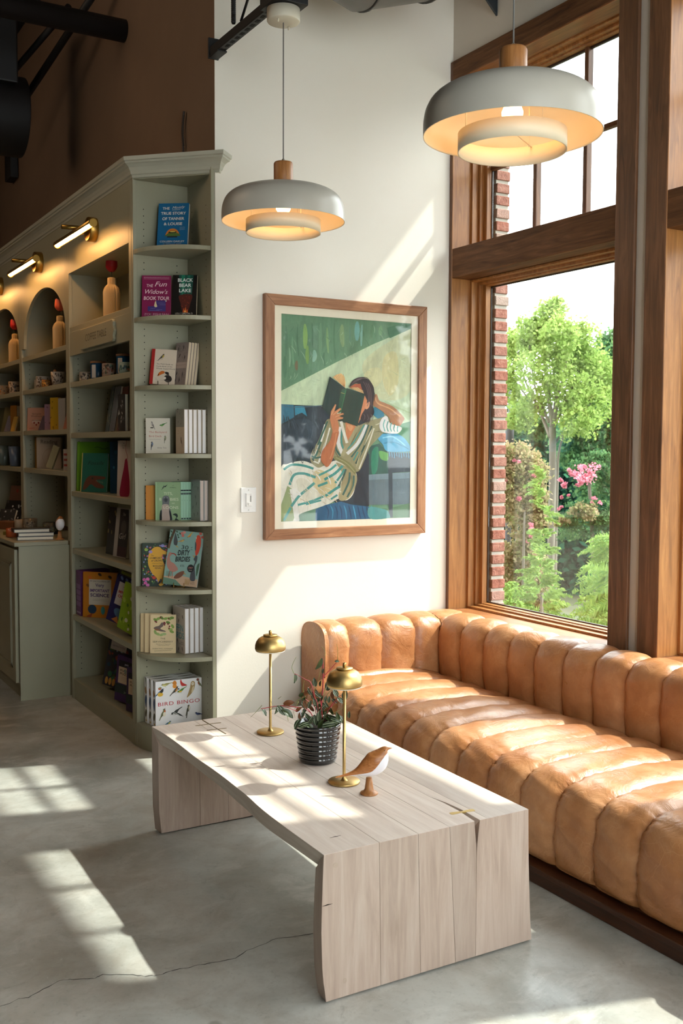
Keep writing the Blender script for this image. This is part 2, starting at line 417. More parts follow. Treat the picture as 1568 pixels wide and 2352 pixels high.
for xa, xb in ((-6, -.1), (1.45, 1.75), (3.2, 3.7)): wf.box((xa, FYW - .15, .45), (xb, FYW, 3.5))
struct(wf.build('wall_front', m_beige, normals=False))
for i_, (xa, xb) in enumerate(((-.1, 1.45), (1.75, 3.2))):
    W_ = bpy.data.objects.new('window_%d' % (i_ + 5), None); COL.objects.link(W_); W_['kind'] = 'structure'; W_.location = (xa, FYW - .08, .45)
    fr_ = MB(); L_ = xb - xa
    for q0, q1 in (((0, 0, 0), (.05, .06, 3.05)), ((L_ - .05, 0, 0), (L_, .06, 3.05)), ((0, 0, 0), (L_, .06, .05)), ((0, 0, 3.0), (L_, .06, 3.05)), ((0, 0, 2.1), (L_, .06, 2.15))): fr_.box(q0, q1)
    fr_.build('window_frame', M('#2a2622', .5), W_); bx('pane', (.05, .028, .05), (L_ - .05, .032, 3.0), m_glass, W_)
struct(bx('wall_far', (-6, 9.5, 0), (3.7, 9.6, 4.7), m_brown))

# window wall: plastered inner leaf, brick outer leaf, four window openings
wr = MB(); NWIN = 4
ys = []
for k in range(NWIN): ys.append((WY0 - PITCHW * k, WY1 - PITCHW * k))
wr.box((XW, -1.35, 0), (XW + .22, YB + .13, WZ0)); wr.box((XW, -1.35, WZ1), (XW + .22, YB + .13, 4.7))
edges = [YB + .13] + [v for y0, y1 in ys for v in (y1, y0)] + [-1.35]
for i in range(0, len(edges), 2): wr.box((XW, edges[i + 1], WZ0), (XW + .22, edges[i], WZ1))
wall_r = struct(wr.build('wall_right', m_beige, normals=False))
# outer brick leaf: mortar backing with bricks standing proud on the reveal in view
ob = MB(); BX0, BX1 = XW + .222, XW + .312
rev = .0735
ob.box((BX0, -4, -.6), (BX1, YB + 1.2, WZ0 - .03)); ob.box((BX0, -4, 3.52), (BX1, YB + 1.2, 5))
ed = [YB + 1.2] + [v for y0, y1 in ys for v in (y1 - rev + .006, y0 + rev - .006)] + [-4]
for i in range(0, len(ed), 2): ob.box((BX0 + .003, ed[i + 1], WZ0 - .03), (BX1 - .003, ed[i], 3.52))
ob.box((BX1, -1.35, 4.35), (4.5, YB + 1.2, 4.5))  # unseen eave slab, added so its shadow trims the top of the sun patches
outer = struct(ob.build('wall_outside', m_mortar, normals=False))
bk = None
for c in range(42):
    z = WZ0 - .03 + c * .0672
    if z + .057 > 3.40: break
    L = .16 if c % 2 else .10
    if bk is None or True:
        b = MB()
        yy = YB - .0255 - rev  # reveal plane
        y = WY1 - rev
        dz = random.uniform(-.002, .002); dx = random.uniform(0, .005)
        x1 = BX1 + random.uniform(-.003, .005)
        b.box((BX0 + .002, y - .001 - dx * .6, z + dz + .009), (x1, y + .09, z + .0585 + dz))
        o = b.build('brick', m_brick, outer, bevel=.003, seg=1)
# sill bricks outside window 1
for c in range(15):
    y = WY0 + .07 + c * .0745
    if y > WY1 - .11: break
    bx('brick', (BX0 + .002, y, WZ0 - .028), (BX1 + .015, y + .064, WZ0 + .012), m_brick, outer, .003)

def frame_rect(mb, x0, x1, ya, yb, za, zb, t, mt=None, tz=None):
    """hollow frame in the YZ plane, outer size ya..yb, za..zb and bar width t"""
    tz = tz or t
    mb.box((x0, ya, za), (x1, ya + t, zb), mt); mb.box((x0, yb - t, za), (x1, yb, zb), mt)
    mb.box((x0, ya + t, za), (x1, yb - t, za + tz), mt); mb.box((x0, ya + t, zb - tz), (x1, yb - t, zb), mt)

def make_window(idx):
    dy = -PITCHW * idx; y0, y1 = WY0 + dy, WY1 + dy
    W = thing('window_%d' % (idx + 1), 'tall stained wood window with one large pane under a six-light transom', 'window', (XW, (y0 + y1) / 2, WZ0))
    del W['category']; W['kind'] = 'structure'
    ox, oy, oz = W.location
    def p(name, mb, m, bev=.003):
        mb.v = [(a - ox, b - oy, c - oz) for a, b, c in mb.v]; return mb.build(name, m, W, bev)
    XI = XW - .018
    top = 3.529
    lw = y1 + (.0235 if idx == 0 else .113)
    p('side_casing', MB().box((XI, y1, .45), (XW, lw, top)), m_trimw)
    p('side_casing', MB().box((XI, y0 - .113, .45), (XW, y0, top)), m_trimw)
    p('head_casing', MB().box((XI - .002, y0 - .0, WZ1), (XW, y1, top)), m_trimy)
    # jamb boards lining the opening
    p('jamb', MB().box((XW - .016, y1 - .002, WZ0), (XW + .11, y1 + .012, WZ1)), m_jambw, .002)
    p('jamb', MB().box((XW - .016, y0 - .012, WZ0), (XW + .11, y0 + .002, WZ1)), m_jambw, .002)
    p('head_jamb', MB().box((XW - .016, y0, WZ1 - .004), (XW + .15, y1, WZ1 + .01)), m_jamby, .002)
    p('mid_rail', MB().box((XI + .004, y0, 2.393), (XW + .225, y1, 2.549)), m_trimy)
    p('stool', MB().box((XW - .03, y0 - .0, .583), (XW + .13, y1, .606)), m_jamby, .004)
    p('apron', MB().box((XI, y0, .45), (XW, y1, .583)), m_trimy)
    # stepped stops around each light
    for za, zb, nm in ((.606, 2.393, 'lower'), (2.549, WZ1, 'upper')):
        s1 = MB(); frame_rect(s1, XW + .105, XW + .15, y0, y1, za, zb, .016, None, .012); p('stop_moulding', s1, m_jambw, .002)
        s2 = MB(); frame_rect(s2, XW + .145, XW + .175, y0 + .012, y1 - .012, za + .004, zb - .008, .02, None, .018); p('stop_moulding', s2, m_jambw, .003)
        s3 = MB(); frame_rect(s3, XW + .17, XW + .205, y0 + .022, y1 - .022, za + .01, zb - .016, .035, None, .018); p('sash', s3, m_jambw, .004)
        s4 = MB(); frame_rect(s4, XW + .205, XW + .219, y0 + .02, y1 - .02, za + .004, zb - .01, .0385, None, .034 if nm == 'upper' else .03); p('sash', s4, M('#3a2a20', .5), .002)
    gy0, gy1 = y0 + .058, y1 - .058
    g = p('pane', MB().box((XW + .207, gy0, .63), (XW + .211, gy1, 2.352)), m_glass, 0)
    # six lights with muntins
    ww = (gy1 - gy0) / 3; zz = [2.56, 2.988, 3.395]
    for a in range(3):
        for b in range(2):
            p('pane', MB().box((XW + .207, gy0 + a * ww + .004, zz[b] + .004), (XW + .211, gy0 + (a + 1) * ww - .004, zz[b + 1] - .004)), m_glass, 0)
    for a in (1, 2):
        y = gy0 + a * ww
        p('muntin', MB().box((XW + .19, y - .0125, 2.55), (XW + .228, y + .0125, 3.4)), m_trimw, .005)
    p('muntin', MB().box((XW + .191, gy0, 2.976), (XW + .227, gy1, 3.0)), m_trimy, .005)
    return W
for k in range(NWIN): make_window(k)

# ================================================================ PICTURE
PX0, PX1, PZ0, PZ1 = 2.2131, 3.1637, 1.0303, 2.2294
PW, PH = PX1 - PX0, PZ1 - PZ0
pic = thing('framed_painting', 'large walnut framed painting of a reader in a striped robe, on white wall', 'painting', (PX0, YB - .0335, PZ0))
def fbar(poly, m):  # mitred bar with a slight inner slope
    return MB().prism(poly, 'y', 0, .032).build('frame_bar', m, pic, .003)
F = .052
fbar([(0, 0), (PW, 0), (PW - F, F), (F, F)], m_walnutx); fbar([(0, PH), (F, PH - F), (PW - F, PH - F), (PW, PH)], m_walnutx)
fbar([(0, 0), (F, F), (F, PH - F), (0, PH)], m_walnut); fbar([(PW, 0), (PW, PH), (PW - F, PH - F), (PW - F, F)], m_walnut)
bx('backing', (F - .004, .018, F - .004), (PW - F + .004, .022, PH - F + .004), M('#e9dfc6', .8), pic)
hm = homog([(35, 18), (1535, 133), (1508, 2222), (35, 2302)], [(0, PH), (PW, PH), (PW, 0), (0, 0)])
A = Print(1, 1, .0178, .55, hm, var=.42, step=.000014)
A.poly([(193, 205), (1399, 287), (1377, 2083), (188, 2133)], '#5f8767')
T = '#3f8f86'
A.poly([(190, 925), (700, 655), (1050, 480), (1399, 330), (1391, 1195), (1300, 1250), (640, 1130), (420, 1055), (190, 1047)], '#b9cba8')
A.poly([(960, 640), (1250, 420), (1398, 350), (1394, 900), (1150, 1000), (1000, 850)], '#c3c89f', True)
A.poly([(1150, 600), (1260, 560), (1280, 820), (1200, 960), (1130, 800)], '#ccc693', True)
A.poly([(1000, 720), (1100, 700), (1130, 800), (1060, 880), (960, 800)], '#d0cf9f', True)
for (x, y, l, wd, c) in [(415, 300, 230, 44, '#86ad62'), (440, 500, 170, 34, '#7fa55c'), (500, 540, 110, 40, '#83ae97'), (240, 320, 280, 26, '#557c60'), (300, 420, 260, 18, '#6f9a77'), (560, 290, 300, 30, '#6d9673'), (620, 330, 240, 22, '#7d9f6d'), (760, 300, 210, 44, '#7b996c'), (830, 320, 150, 20, '#58826a'), (900, 270, 180, 50, '#6fa49a'), (945, 300, 200, 22, '#7fae9f'), (690, 290, 330, 18, '#517a5a'), (1040, 300, 120, 30, '#55805e'), (350, 300, 300, 14, '#4d7457'), (480, 290, 230, 16, '#4d7557'), (1120, 310, 90, 36, '#6a946b'), (230, 600, 200, 40, '#507a5c'), (340, 640, 90, 30, '#7b6a4d'), (590, 560, 130, 24, '#4f785b'), (270, 520, 180, 20, '#7fa283')]:
    A.line([(x, y), (x + random.uniform(-8, 8), y + l * .5), (x + random.uniform(-12, 12), y + l)], wd, c, taper=True)
for _ in range(60):
    x = random.uniform(210, 1380); y = random.uniform(300, 860 - max(0, x - 200) * .47); l = random.uniform(20, 90); a = random.uniform(.9, 2.2)
    A.line([(x, y), (x + l * .5 * math.cos(a) + 6, y + l * .5 * math.sin(a)), (x + l * math.cos(a), y + l * math.sin(a))], random.uniform(2, 5), random.choice(['#86a98a', '#4f7759', '#9dbb9b', '#456b50']), taper=True)
A.poly([(1170, 330), (1300, 290), (1395, 300), (1396, 335), (1200, 425)], '#4d785a')
A.poly([(1190, 1250), (1390, 1193), (1385, 1430), (1290, 1330)], '#558a62')
for _ in range(45):
    x = random.uniform(260, 1380); y = random.uniform(940 - (x - 190) * .45, 1040); l = random.uniform(20, 70); a = random.uniform(-.6, 1.4)
    A.line([(x, y), (x + l * math.cos(a), y + l * math.sin(a))], random.uniform(2, 5), random.choice(['#cdd9bb', '#a4b992', '#d8d8b2', '#9fb394']), taper=True)
A.line([(1150, 1010), (1250, 1060), (1395, 1120)], 12, '#aec097')
# couch
A.poly([(190, 1045), (420, 1055), (560, 1058), (660, 1140), (1000, 1200), (1000, 1500), (1190, 1480), (1385, 1490), (1383, 1660), (1002, 1690), (998, 1985), (700, 1960), (400, 1700), (188, 1640)], '#22303a')
A.poly([(190, 1045), (308, 1052), (312, 1165), (190, 1232)], '#25647c'); A.poly([(318, 1062), (405, 1062), (432, 1156), (384, 1122), (322, 1150)], '#2a7d97')
A.line([(190, 1047), (300, 1075), (560, 1056), (640, 1060)], 7, '#3b5b6b'); A.poly([(190, 1260), (420, 1180), (520, 1300), (420, 1500), (240, 1560), (189, 1500)], '#2b3945', True)
A.poly([(1005, 1430), (1100, 1400), (1180, 1480), (1180, 1690), (1005, 1690)], '#215046'); A.poly([(1030, 1480), (1090, 1440), (1080, 1640), (1030, 1680)], '#2c7a5e', True)
A.poly([(1000, 1690), (1381, 1665), (1379, 1960), (998, 1970)], '#56676f'); A.poly([(1000, 1690), (1381, 1665), (1381, 1720), (1000, 1740)], '#6b7f88')  # grey-blue of the parking lot mirrored in the glazing, painted into the artwork
A.poly([(1100, 1470), (1190, 1500), (1170, 1560), (1110, 1540)], '#5f9b52', True)
A.poly([(188, 1900), (260, 1800), (380, 1900), (520, 2005), (1180, 2000), (1378, 1950), (1377, 2083), (188, 2133)], '#4f7350'); A.poly([(880, 1520), (1000, 1480), (1002, 1980), (860, 1950)], '#1d252f')  # bottom green; at right it paints in the mirrored grass
A.line([(1200, 1490), (1203, 2085)], 36, '#28333b', False)
A.poly([(1020, 1105), (1060, 1065), (1120, 1080), (1145, 1150), (1100, 1180)], '#2f7f9a', True)
A.poly([(1085, 1350), (1130, 1312), (1250, 1308), (1330, 1350), (1386, 1430), (1385, 1470), (1180, 1475), (1130, 1410)], '#4699bd', True)
for i in range(9): A.line([(1190 + i * 22, 1470), (1196 + i * 22, 1520 + (i % 3) * 8)], 8, '#2f7f9e')
A.line([(1130, 1350), (1230, 1340), (1340, 1420)], 10, '#79c0d8'); A.line([(1140, 1400), (1240, 1390), (1370, 1450)], 8, '#2f7fa3')
# robe
A.poly([(189, 1660), (250, 1598), (380, 1568), (470, 1590), (560, 1620), (700, 1560), (800, 1600), (885, 1680), (880, 1780), (850, 1880), (790, 1930), (720, 1915), (640, 1960), (520, 2003), (362, 2062), (356, 2124), (190, 2132)], '#dcd8c8', True)
A.poly([(189, 1980), (250, 1800), (330, 1850), (350, 1990), (300, 2124), (190, 2130)], '#8b9a63'); A.poly([(270, 1830), (330, 1820), (358, 2122), (318, 2124)], '#e5e1d2')
A.poly([(480, 1700), (560, 1650), (700, 1760), (640, 1900), (520, 1860)], '#c9b98a', True); A.poly([(330, 1760), (420, 1740), (560, 1900), (420, 1960)], '#d0cdb8', True)
A.poly([(700, 1580), (880, 1680), (870, 1820), (800, 1920), (720, 1910), (760, 1700)], '#9b906a', True)
for pts, wd in [([(215, 1650), (290, 1605), (400, 1612), (490, 1640)], 22), ([(270, 1790), (310, 1700), (400, 1685), (510, 1720)], 24), ([(285, 1990), (350, 1900), (430, 1830), (500, 1770)], 24), ([(215, 2120), (280, 2000)], 22), ([(345, 1975), (470, 1940), (590, 1890)], 20), ([(530, 1800), (620, 1765)], 22), ([(600, 1890), (700, 1820), (740, 1800)], 24), ([(650, 1920), (710, 1880)], 18), ([(540, 1700), (640, 1650), (700, 1600)], 20), ([(590, 1740), (690, 1680), (760, 1610)], 24), ([(690, 1770), (750, 1690), (775, 1640)], 20), ([(420, 1970), (560, 1930)], 16)]:
    A.line(pts, wd, T)
for pts, wd in [([(720, 1800), (770, 1700), (790, 1640)], 16), ([(760, 1880), (815, 1760), (825, 1670)], 18), ([(800, 1900), (855, 1790), (862, 1700)], 16)]: A.line(pts, wd, '#2f5a52')
A.poly([(630, 1178), (740, 1200), (885, 1240), (1010, 1190), (1100, 1168), (1165, 1150), (1200, 1215), (1120, 1320), (1010, 1440), (960, 1560), (890, 1665), (760, 1545), (690, 1530), (560, 1625), (500, 1612), (462, 1560), (478, 1480), (540, 1370), (590, 1240)], '#938d68', True)
for pts, wd, c in [([(600, 1230), (560, 1380), (500, 1540)], 22, '#e4e1d2'), ([(640, 1260), (600, 1400), (540, 1580)], 18, '#e4e1d2'), ([(620, 1200), (580, 1300), (530, 1420)], 16, '#2f5a4c'), ([(560, 1390), (520, 1500), (480, 1560)], 18, '#35604f'), ([(730, 1250), (720, 1400), (760, 1500)], 34, '#e6e4d8'), ([(755, 1260), (750, 1400), (785, 1480)], 16, T),
                   ([(985, 1230), (900, 1400), (800, 1500)], 30, '#e6e4d8'), ([(960, 1230), (870, 1380), (800, 1460)], 12, T), ([(1000, 1230), (930, 1400), (840, 1530)], 14, '#2f5a52'), ([(1030, 1240), (960, 1430), (880, 1590)], 16, '#2c4f45'), ([(1050, 1260), (985, 1450), (910, 1640)], 12, '#d8d4bf'), ([(900, 1480), (860, 1560)], 12, T), ([(690, 1380), (700, 1460), (740, 1520)], 16, '#2f5a52'), ([(470, 1520), (510, 1540), (560, 1530)], 16, '#2f5a4c'), ([(490, 1570), (540, 1590)], 12, '#e0dcc8')]:
    A.line(pts, wd, c)
A.poly([(785, 1205), (890, 1240), (850, 1320), (805, 1396), (790, 1320)], '#c97d50'); A.poly([(800, 1230), (860, 1245), (830, 1290)], '#e09b6c', True)
A.line([(905, 1235), (850, 1340), (790, 1440), (755, 1520)], 34, '#a39a74', False); A.line([(745, 1200), (770, 1300), (800, 1400)], 26, '#dfdccd', False)
A.poly([(680, 1520), (740, 1530), (830, 1585), (886, 1650), (880, 1697), (820, 1640), (760, 1592), (676, 1550)], '#7e7c4e'); A.line([(700, 1535), (800, 1590), (870, 1665)], 6, '#a9a678')
rp = random.Random(4)
for _ in range(70):   # loose strokes over couch, robe and throw
    x = rp.uniform(200, 620); y = rp.uniform(1130, 1560); l = rp.uniform(30, 120); a = rp.uniform(1.0, 2.0)
    if x > 560 - (y - 1250) * .3: continue
    A.line([(x, y), (x + l * .5 * math.cos(a) + 5, y + l * .5 * math.sin(a)), (x + l * math.cos(a), min(1570, y + l * math.sin(a)))], rp.uniform(3, 9), rp.choice(['#36434e', '#1a242c', '#2f3f4a', '#44525c']), taper=True)
for _ in range(46):
    x = rp.uniform(250, 700); y = rp.uniform(1640, 1960); l = rp.uniform(30, 90); a = rp.uniform(.3, 1.3)
    if y > 1990 - (x - 350) * .1 or (y < 1640 + (x - 400) * .1): continue
    A.line([(x, y), (x + l * .5 * math.cos(a) + 6, y + l * .5 * math.sin(a)), (x + l * math.cos(a), y + l * math.sin(a))], rp.uniform(3, 10), rp.choice(['#f0ede2', '#c9bfa6', '#b9b09a', '#e9e3d2', '#cdb98a']), taper=True)
for pts in ([(640, 1230), (610, 1340), (585, 1440)], [(665, 1400), (690, 1480), (715, 1525)], [(830, 1420), (860, 1360), (890, 1300)], [(930, 1480), (900, 1560), (885, 1620)], [(960, 1420), (1000, 1330), (1030, 1270)], [(1060, 1230), (1090, 1220), (1130, 1190)], [(1050, 1300), (1090, 1290), (1120, 1300)], [(520, 1450), (545, 1480), (560, 1500)], [(840, 1700), (845, 1780), (820, 1860)], [(745, 1740), (740, 1800), (735, 1870)]):
    A.line(pts, rp.uniform(7, 12), rp.choice(['#6f6a45', '#b3ad88', '#c9c4a4', '#5f6a48']), taper=True)
# raised arm and sleeve
A.poly([(1040, 1040), (1050, 960), (1075, 948), (1100, 1005), (1160, 1030), (1240, 1070), (1326, 1160), (1318, 1195), (1280, 1240), (1205, 1215), (1190, 1165), (1120, 1100), (1060, 1062)], '#a9744e', True)
A.line([(1060, 970), (1085, 1030), (1200, 1080), (1290, 1150)], 12, '#cf9a6c')
A.poly([(1098, 1240), (1120, 1172), (1168, 1148), (1200, 1215), (1302, 1250), (1285, 1295), (1240, 1310), (1130, 1295)], '#e6e5da', True)
for i in range(5): A.line([(1150 + i * 30, 1180 + i * 14), (1135 + i * 32, 1230 + i * 12), (1150 + i * 30, 1290)], 9, T if i % 2 else '#5aa9a2')
# hair, face
A.poly([(820, 885), (850, 822), (920, 790), (990, 805), (1042, 870), (1052, 950), (1040, 1050), (1050, 1120), (1000, 1180), (935, 1195), (930, 1080), (955, 960), (900, 850), (850, 862)], '#2f2427', True)
A.poly([(925, 1190), (945, 1110), (985, 1080), (1015, 1140), (1005, 1200)], '#2f2427', True)
A.poly([(830, 880), (870, 852), (935, 850), (960, 905), (940, 925)], '#b45c3c'); A.poly([(925, 845), (960, 850), (985, 930), (975, 1010), (948, 930)], '#2f2427', True)
A.poly([(962, 955), (985, 1005), (978, 1060), (935, 1135), (905, 1215), (898, 1205), (930, 1080)], '#d98c60'); A.poly([(978, 1040), (1005, 1015), (1014, 1040), (990, 1082), (968, 1080)], '#e09a72', True)
for d in (0, 22, 44): A.line([(950 + d, 830 + d * .4), (985 + d * .7, 900), (1000 + d * .6, 1000), (985 + d, 1060)], 5, '#6b5558')
for d in range(6): A.line([(850 + d * 16, 850 - d * 9), (880 + d * 15, 815 - d * 3), (930 + d * 9, 800)], 3, '#7d6a6c')
# book
A.poly([(640, 786), (786, 892), (742, 1040), (690, 1165), (640, 1150), (568, 1076)], '#17302a'); A.poly([(750, 905), (800, 892), (748, 1112), (715, 1122), (728, 1000)], '#23523a'); A.line([(790, 905), (742, 1110)], 5, '#3f8a55', False)
A.poly([(800, 892), (966, 945), (895, 1246), (727, 1188)], '#1d3b2f'); A.line([(742, 935), (778, 943)], 4, '#b5a35c', False)
A.poly([(668, 792), (700, 768), (745, 755), (776, 785), (786, 840), (782, 888)], '#e3b77c'); A.poly([(815, 882), (900, 884), (945, 912), (955, 942)], '#e8c08b')
for i in range(6): A.line([(690 + i * 15, 778 - i * 3), (735 + i * 8, 835 - i * 3), (778, 884)], 3, '#a9733f')
for i in range(4): A.line([(820, 884), (890, 888 + i * 9), (950, 915 + i * 8)], 3, '#b07e4c')
# forearm and hand
A.poly([(668, 1290), (722, 1290), (712, 1360), (690, 1440), (668, 1540), (640, 1600), (612, 1624), (585, 1600), (556, 1555), (572, 1470), (640, 1380)], '#b56a40', True); A.line([(700, 1310), (680, 1430), (640, 1550)], 12, '#d08a5a')
A.poly([(640, 1180), (650, 1110), (690, 1040), (700, 1046), (682, 1110), (735, 1075), (747, 1086), (700, 1132), (765, 1122), (770, 1136), (722, 1152), (765, 1163), (760, 1176), (712, 1188), (725, 1250), (718, 1300), (668, 1308)], '#c57d52')
for a_, b_ in [((655, 1140), (694, 1050)), ((672, 1140), (738, 1084)), ((690, 1160), (760, 1130)), ((700, 1182), (758, 1170))]: A.line([a_, b_], 4, '#e8ad80', False)
for pts in ([(830, 880), (850, 835), (900, 800)], [(1040, 900), (1058, 960), (1050, 1010)], [(1000, 1170), (1030, 1150), (1045, 1100)], [(960, 1190), (990, 1215), (1010, 1190)], [(985, 1110), (1015, 1130), (1000, 1165)], [(930, 790), (985, 795), (1030, 850)]): A.line(pts, 5, '#2a2023', taper=True)
for d in range(9): A.line([(940 + d * 11, 1120 + (d * 7) % 20), (952 + d * 11, 1150 + (d * 5) % 30), (940 + d * 11, 1185 + (d * 9) % 16)], 5, ('#2a2023', '#7a6a6c', '#4a3a3e')[d % 3], taper=True)
# blue throw
A.poly([(508, 2012), (600, 1972), (740, 1940), (830, 1965), (990, 1985), (1150, 2010), (1188, 2050), (1183, 2090), (503, 2116)], '#25587a')
for i in range(11): A.line([(600 + i * 42, 1975), (625 + i * 40, 2030), (615 + i * 44, 2100)], 12, random.choice(['#1b3048', '#4a93b3', '#173a5c', '#3b86a8']), taper=True)
A.poly([(1000, 1990), (1150, 2012), (1184, 2050), (1180, 2088), (1010, 2096)], '#4e8f8e', True)
A.poly([(358, 2062), (505, 2012), (503, 2118), (357, 2124)], '#4c7a56')
A.build(pic, 'painted_picture')
q = [hm(p_) for p_ in ((193, 205), (1399, 287), (1377, 2083), (188, 2133))]; mo = [(F - .003, PH - F + .003), (PW - F + .003, PH - F + .003), (PW - F + .003, F - .003), (F - .003, F - .003)]
mat_ = MB()
for i in range(4): mat_.prism([mo[i], mo[(i + 1) % 4], q[(i + 1) % 4], q[i]], 'y', .0125, .0142)
mat_.build('mat_board', M('#efe6cf', .8), pic)
bx('glazing', (F - .002, .008, F - .002), (PW - F + .002, .0095, PH - F + .002), m_glazing, pic)

# light switch
sw = thing('light_switch', 'white dimmer switch plate on the white wall left of the painting', 'switch', (2.094, YB, 1.168))
bx('plate', (0, -.006, 0), (.083, 0, .122), M('#f0efec', .35), sw, .003)
bx('dimmer_paddle', (.026, -.011, .03), (.056, -.006, .094), M('#e8e6e2', .35), sw, .0015)
bx('slider', (.036, -.014, .036), (.050, -.011, .048), M('#dedcd8', .35), sw, .001)
bx('slot', (.0475, -.0118, .052), (.0525, -.0109, .082), M('#8d8b86', .5), sw)
for z in (.012, .11): MB().lathe([(0, 0), (.003, 0), (.003, .0012), (0, .0012)], (0, 0, 0), 12).build('screw', M('#cfcdc8', .4), sw).matrix_local = Matrix.Translation((.0415, -.006, z)) @ Matrix.Rotation(R(90), 4, 'X')
# ================================================================ BOOKCASES along the inner wall
SHZ = [2.434, 2.107, 1.779, 1.453, 1.128, .801, .475]
def pegs(parent, places, name='peg_holes'):
    mb = MB()
    for (x, y, zs, ax) in places:
        for z in zs:
            c = Vector((x, y, z)); n = 8
            ring = []
            for i in range(n):
                a = 2 * math.pi * i / n
                ring.append((x + .0028 * math.cos(a), y, z + .0028 * math.sin(a)) if ax == 'y' else (x, y + .0028 * math.cos(a), z + .0028 * math.sin(a)))
            mb.add(ring, [tuple(range(n))])
    o = mb.build(name, M('#14130f', .9), parent, normals=False); o['kind'] = 'stuff'; return o

# -- the quarter-round end unit
eu = thing('corner_shelf', 'sage green quarter-round end shelf unit stacked with bird books beside white wall', 'bookshelf', (XC, YE, 0))
C0 = (0, 0)  # local origin = inner corner of the unit
RAD = .298
def arc(r, n=20): return [(-r * math.cos(a), -r * math.sin(a)) for a in [math.pi / 2 * i / n for i in range(n + 1)]]
def quarter(r): return [(0, 0)] + arc(r)
bx('side_panel', (-.297, .0, 0), (-.002, .018, 2.80), m_sage, eu, .001)
bx('side_panel', (-.018, -.301, 0), (-.0015, .0, 2.80), m_sage, eu, .001)
bx('stile', (-.3, -.004, 0), (-.28, .019, 2.80), m_sage, eu, .002)
bx('stile', (-.021, -.303, 0), (-.0015, -.283, 2.80), m_sage, eu, .002)
for z in SHZ: MB().prism([(-.018, -.001)] + [(-.018, -RAD), *[(x, y) for x, y in arc(RAD)[::-1][1:] if x < -.018], ], 'z', z - .021, z).build('shelf', m_sage, eu, .002)
MB().prism([(-.018, -.001), (-.018, -RAD)] + [p_ for p_ in arc(RAD)[::-1][1:] if p_[0] < -.018], 'z', .0, .121).build('base', m_sage, eu, .002)
MB().prism([(0, 0), (-.30, 0), (0, -.30)], 'z', 2.768, 2.80).build('top_board', m_sage, eu, .001)
zz = [z for z in np.arange(.2, 2.7, .0155 * 2) ]
def holes(x, y, ax): return (x, y, [z for z in np.arange(.17, 2.66, .032) if all(not (s - .026 < z < s + .006) for s in SHZ)], ax)
pegs(eu, [(-.245, -.0006, holes(0, 0, 'y')[2], 'y'), (-.075, -.0006, holes(0, 0, 'y')[2], 'y'), (-.0188, -.06, holes(0, 0, 'x')[2], 'x'), (-.0188, -.235, holes(0, 0, 'x')[2], 'x')])

# -- crown moulding mitred round the run and the end unit
prof = [(0, 2.788), (.006, 2.788), (.008, 2.797), (.014, 2.801), (.017, 2.812), (.026, 2.826), (.038, 2.836), (.046, 2.840), (.047, 2.846), (.054, 2.849), (.055, 2.864), (0, 2.864)]
def off_pt(o):
    return [(XF - o, 9.45), (XF - o, YE - .414 * o), (XC + .0 - .0 + .414 * o * 0 + (o * .0), 0)]
rows = []
for o_, z_ in prof:
    z_ = 2.864 - (2.864 - z_) * 1.18
    p1 = (XF - o_, 8.7, z_); p2 = (XF - o_, YE - .414 * o_ - .006, z_)
    # right-hand mitre: the diagonal x + y = const meets the return plane
    s_ = XF + YE - 1.414 * o_
    d_ = XC - (YB)   # return runs at 45 degrees back to the wall plane
    rr = .0 + 1.0 * o_
    x3 = (s_ + (XC - YB) + 1.0 * o_ * 1.15 ) / 2; p3 = (x3 + .012, s_ - x3 - .012, z_)
    t = max(0, (YB - .0005) - p3[1]); p4 = (p3[0] + t, p3[1] + t, z_)
    rows.append([p1, p2, p3, p4])
mb = MB(); n = len(rows)
vs = [p for r_ in rows for p in r_]; fs = []
for j in range(n):
    for i in range(3): fs.append((j * 4 + i, j * 4 + i + 1, ((j + 1) % n) * 4 + i + 1, ((j + 1) % n) * 4 + i))
fs.append(tuple(j * 4 for j in range(n))); fs.append(tuple(j * 4 + 3 for j in range(n))[::-1])
mb.add(vs, fs)
crown = struct(mb.build('trim_1', m_crown), 'painted crown moulding along the top of the bookcases')
# top cover boards
MB().prism([(XF - .01, YE - .0), (XC - .01, YB + .012), (XC - .003, YB + .012), (XC - .003, 8.7), (XF - .01, 8.7)], 'z', 2.80, 2.845).build('dust_board', m_sage, crown)

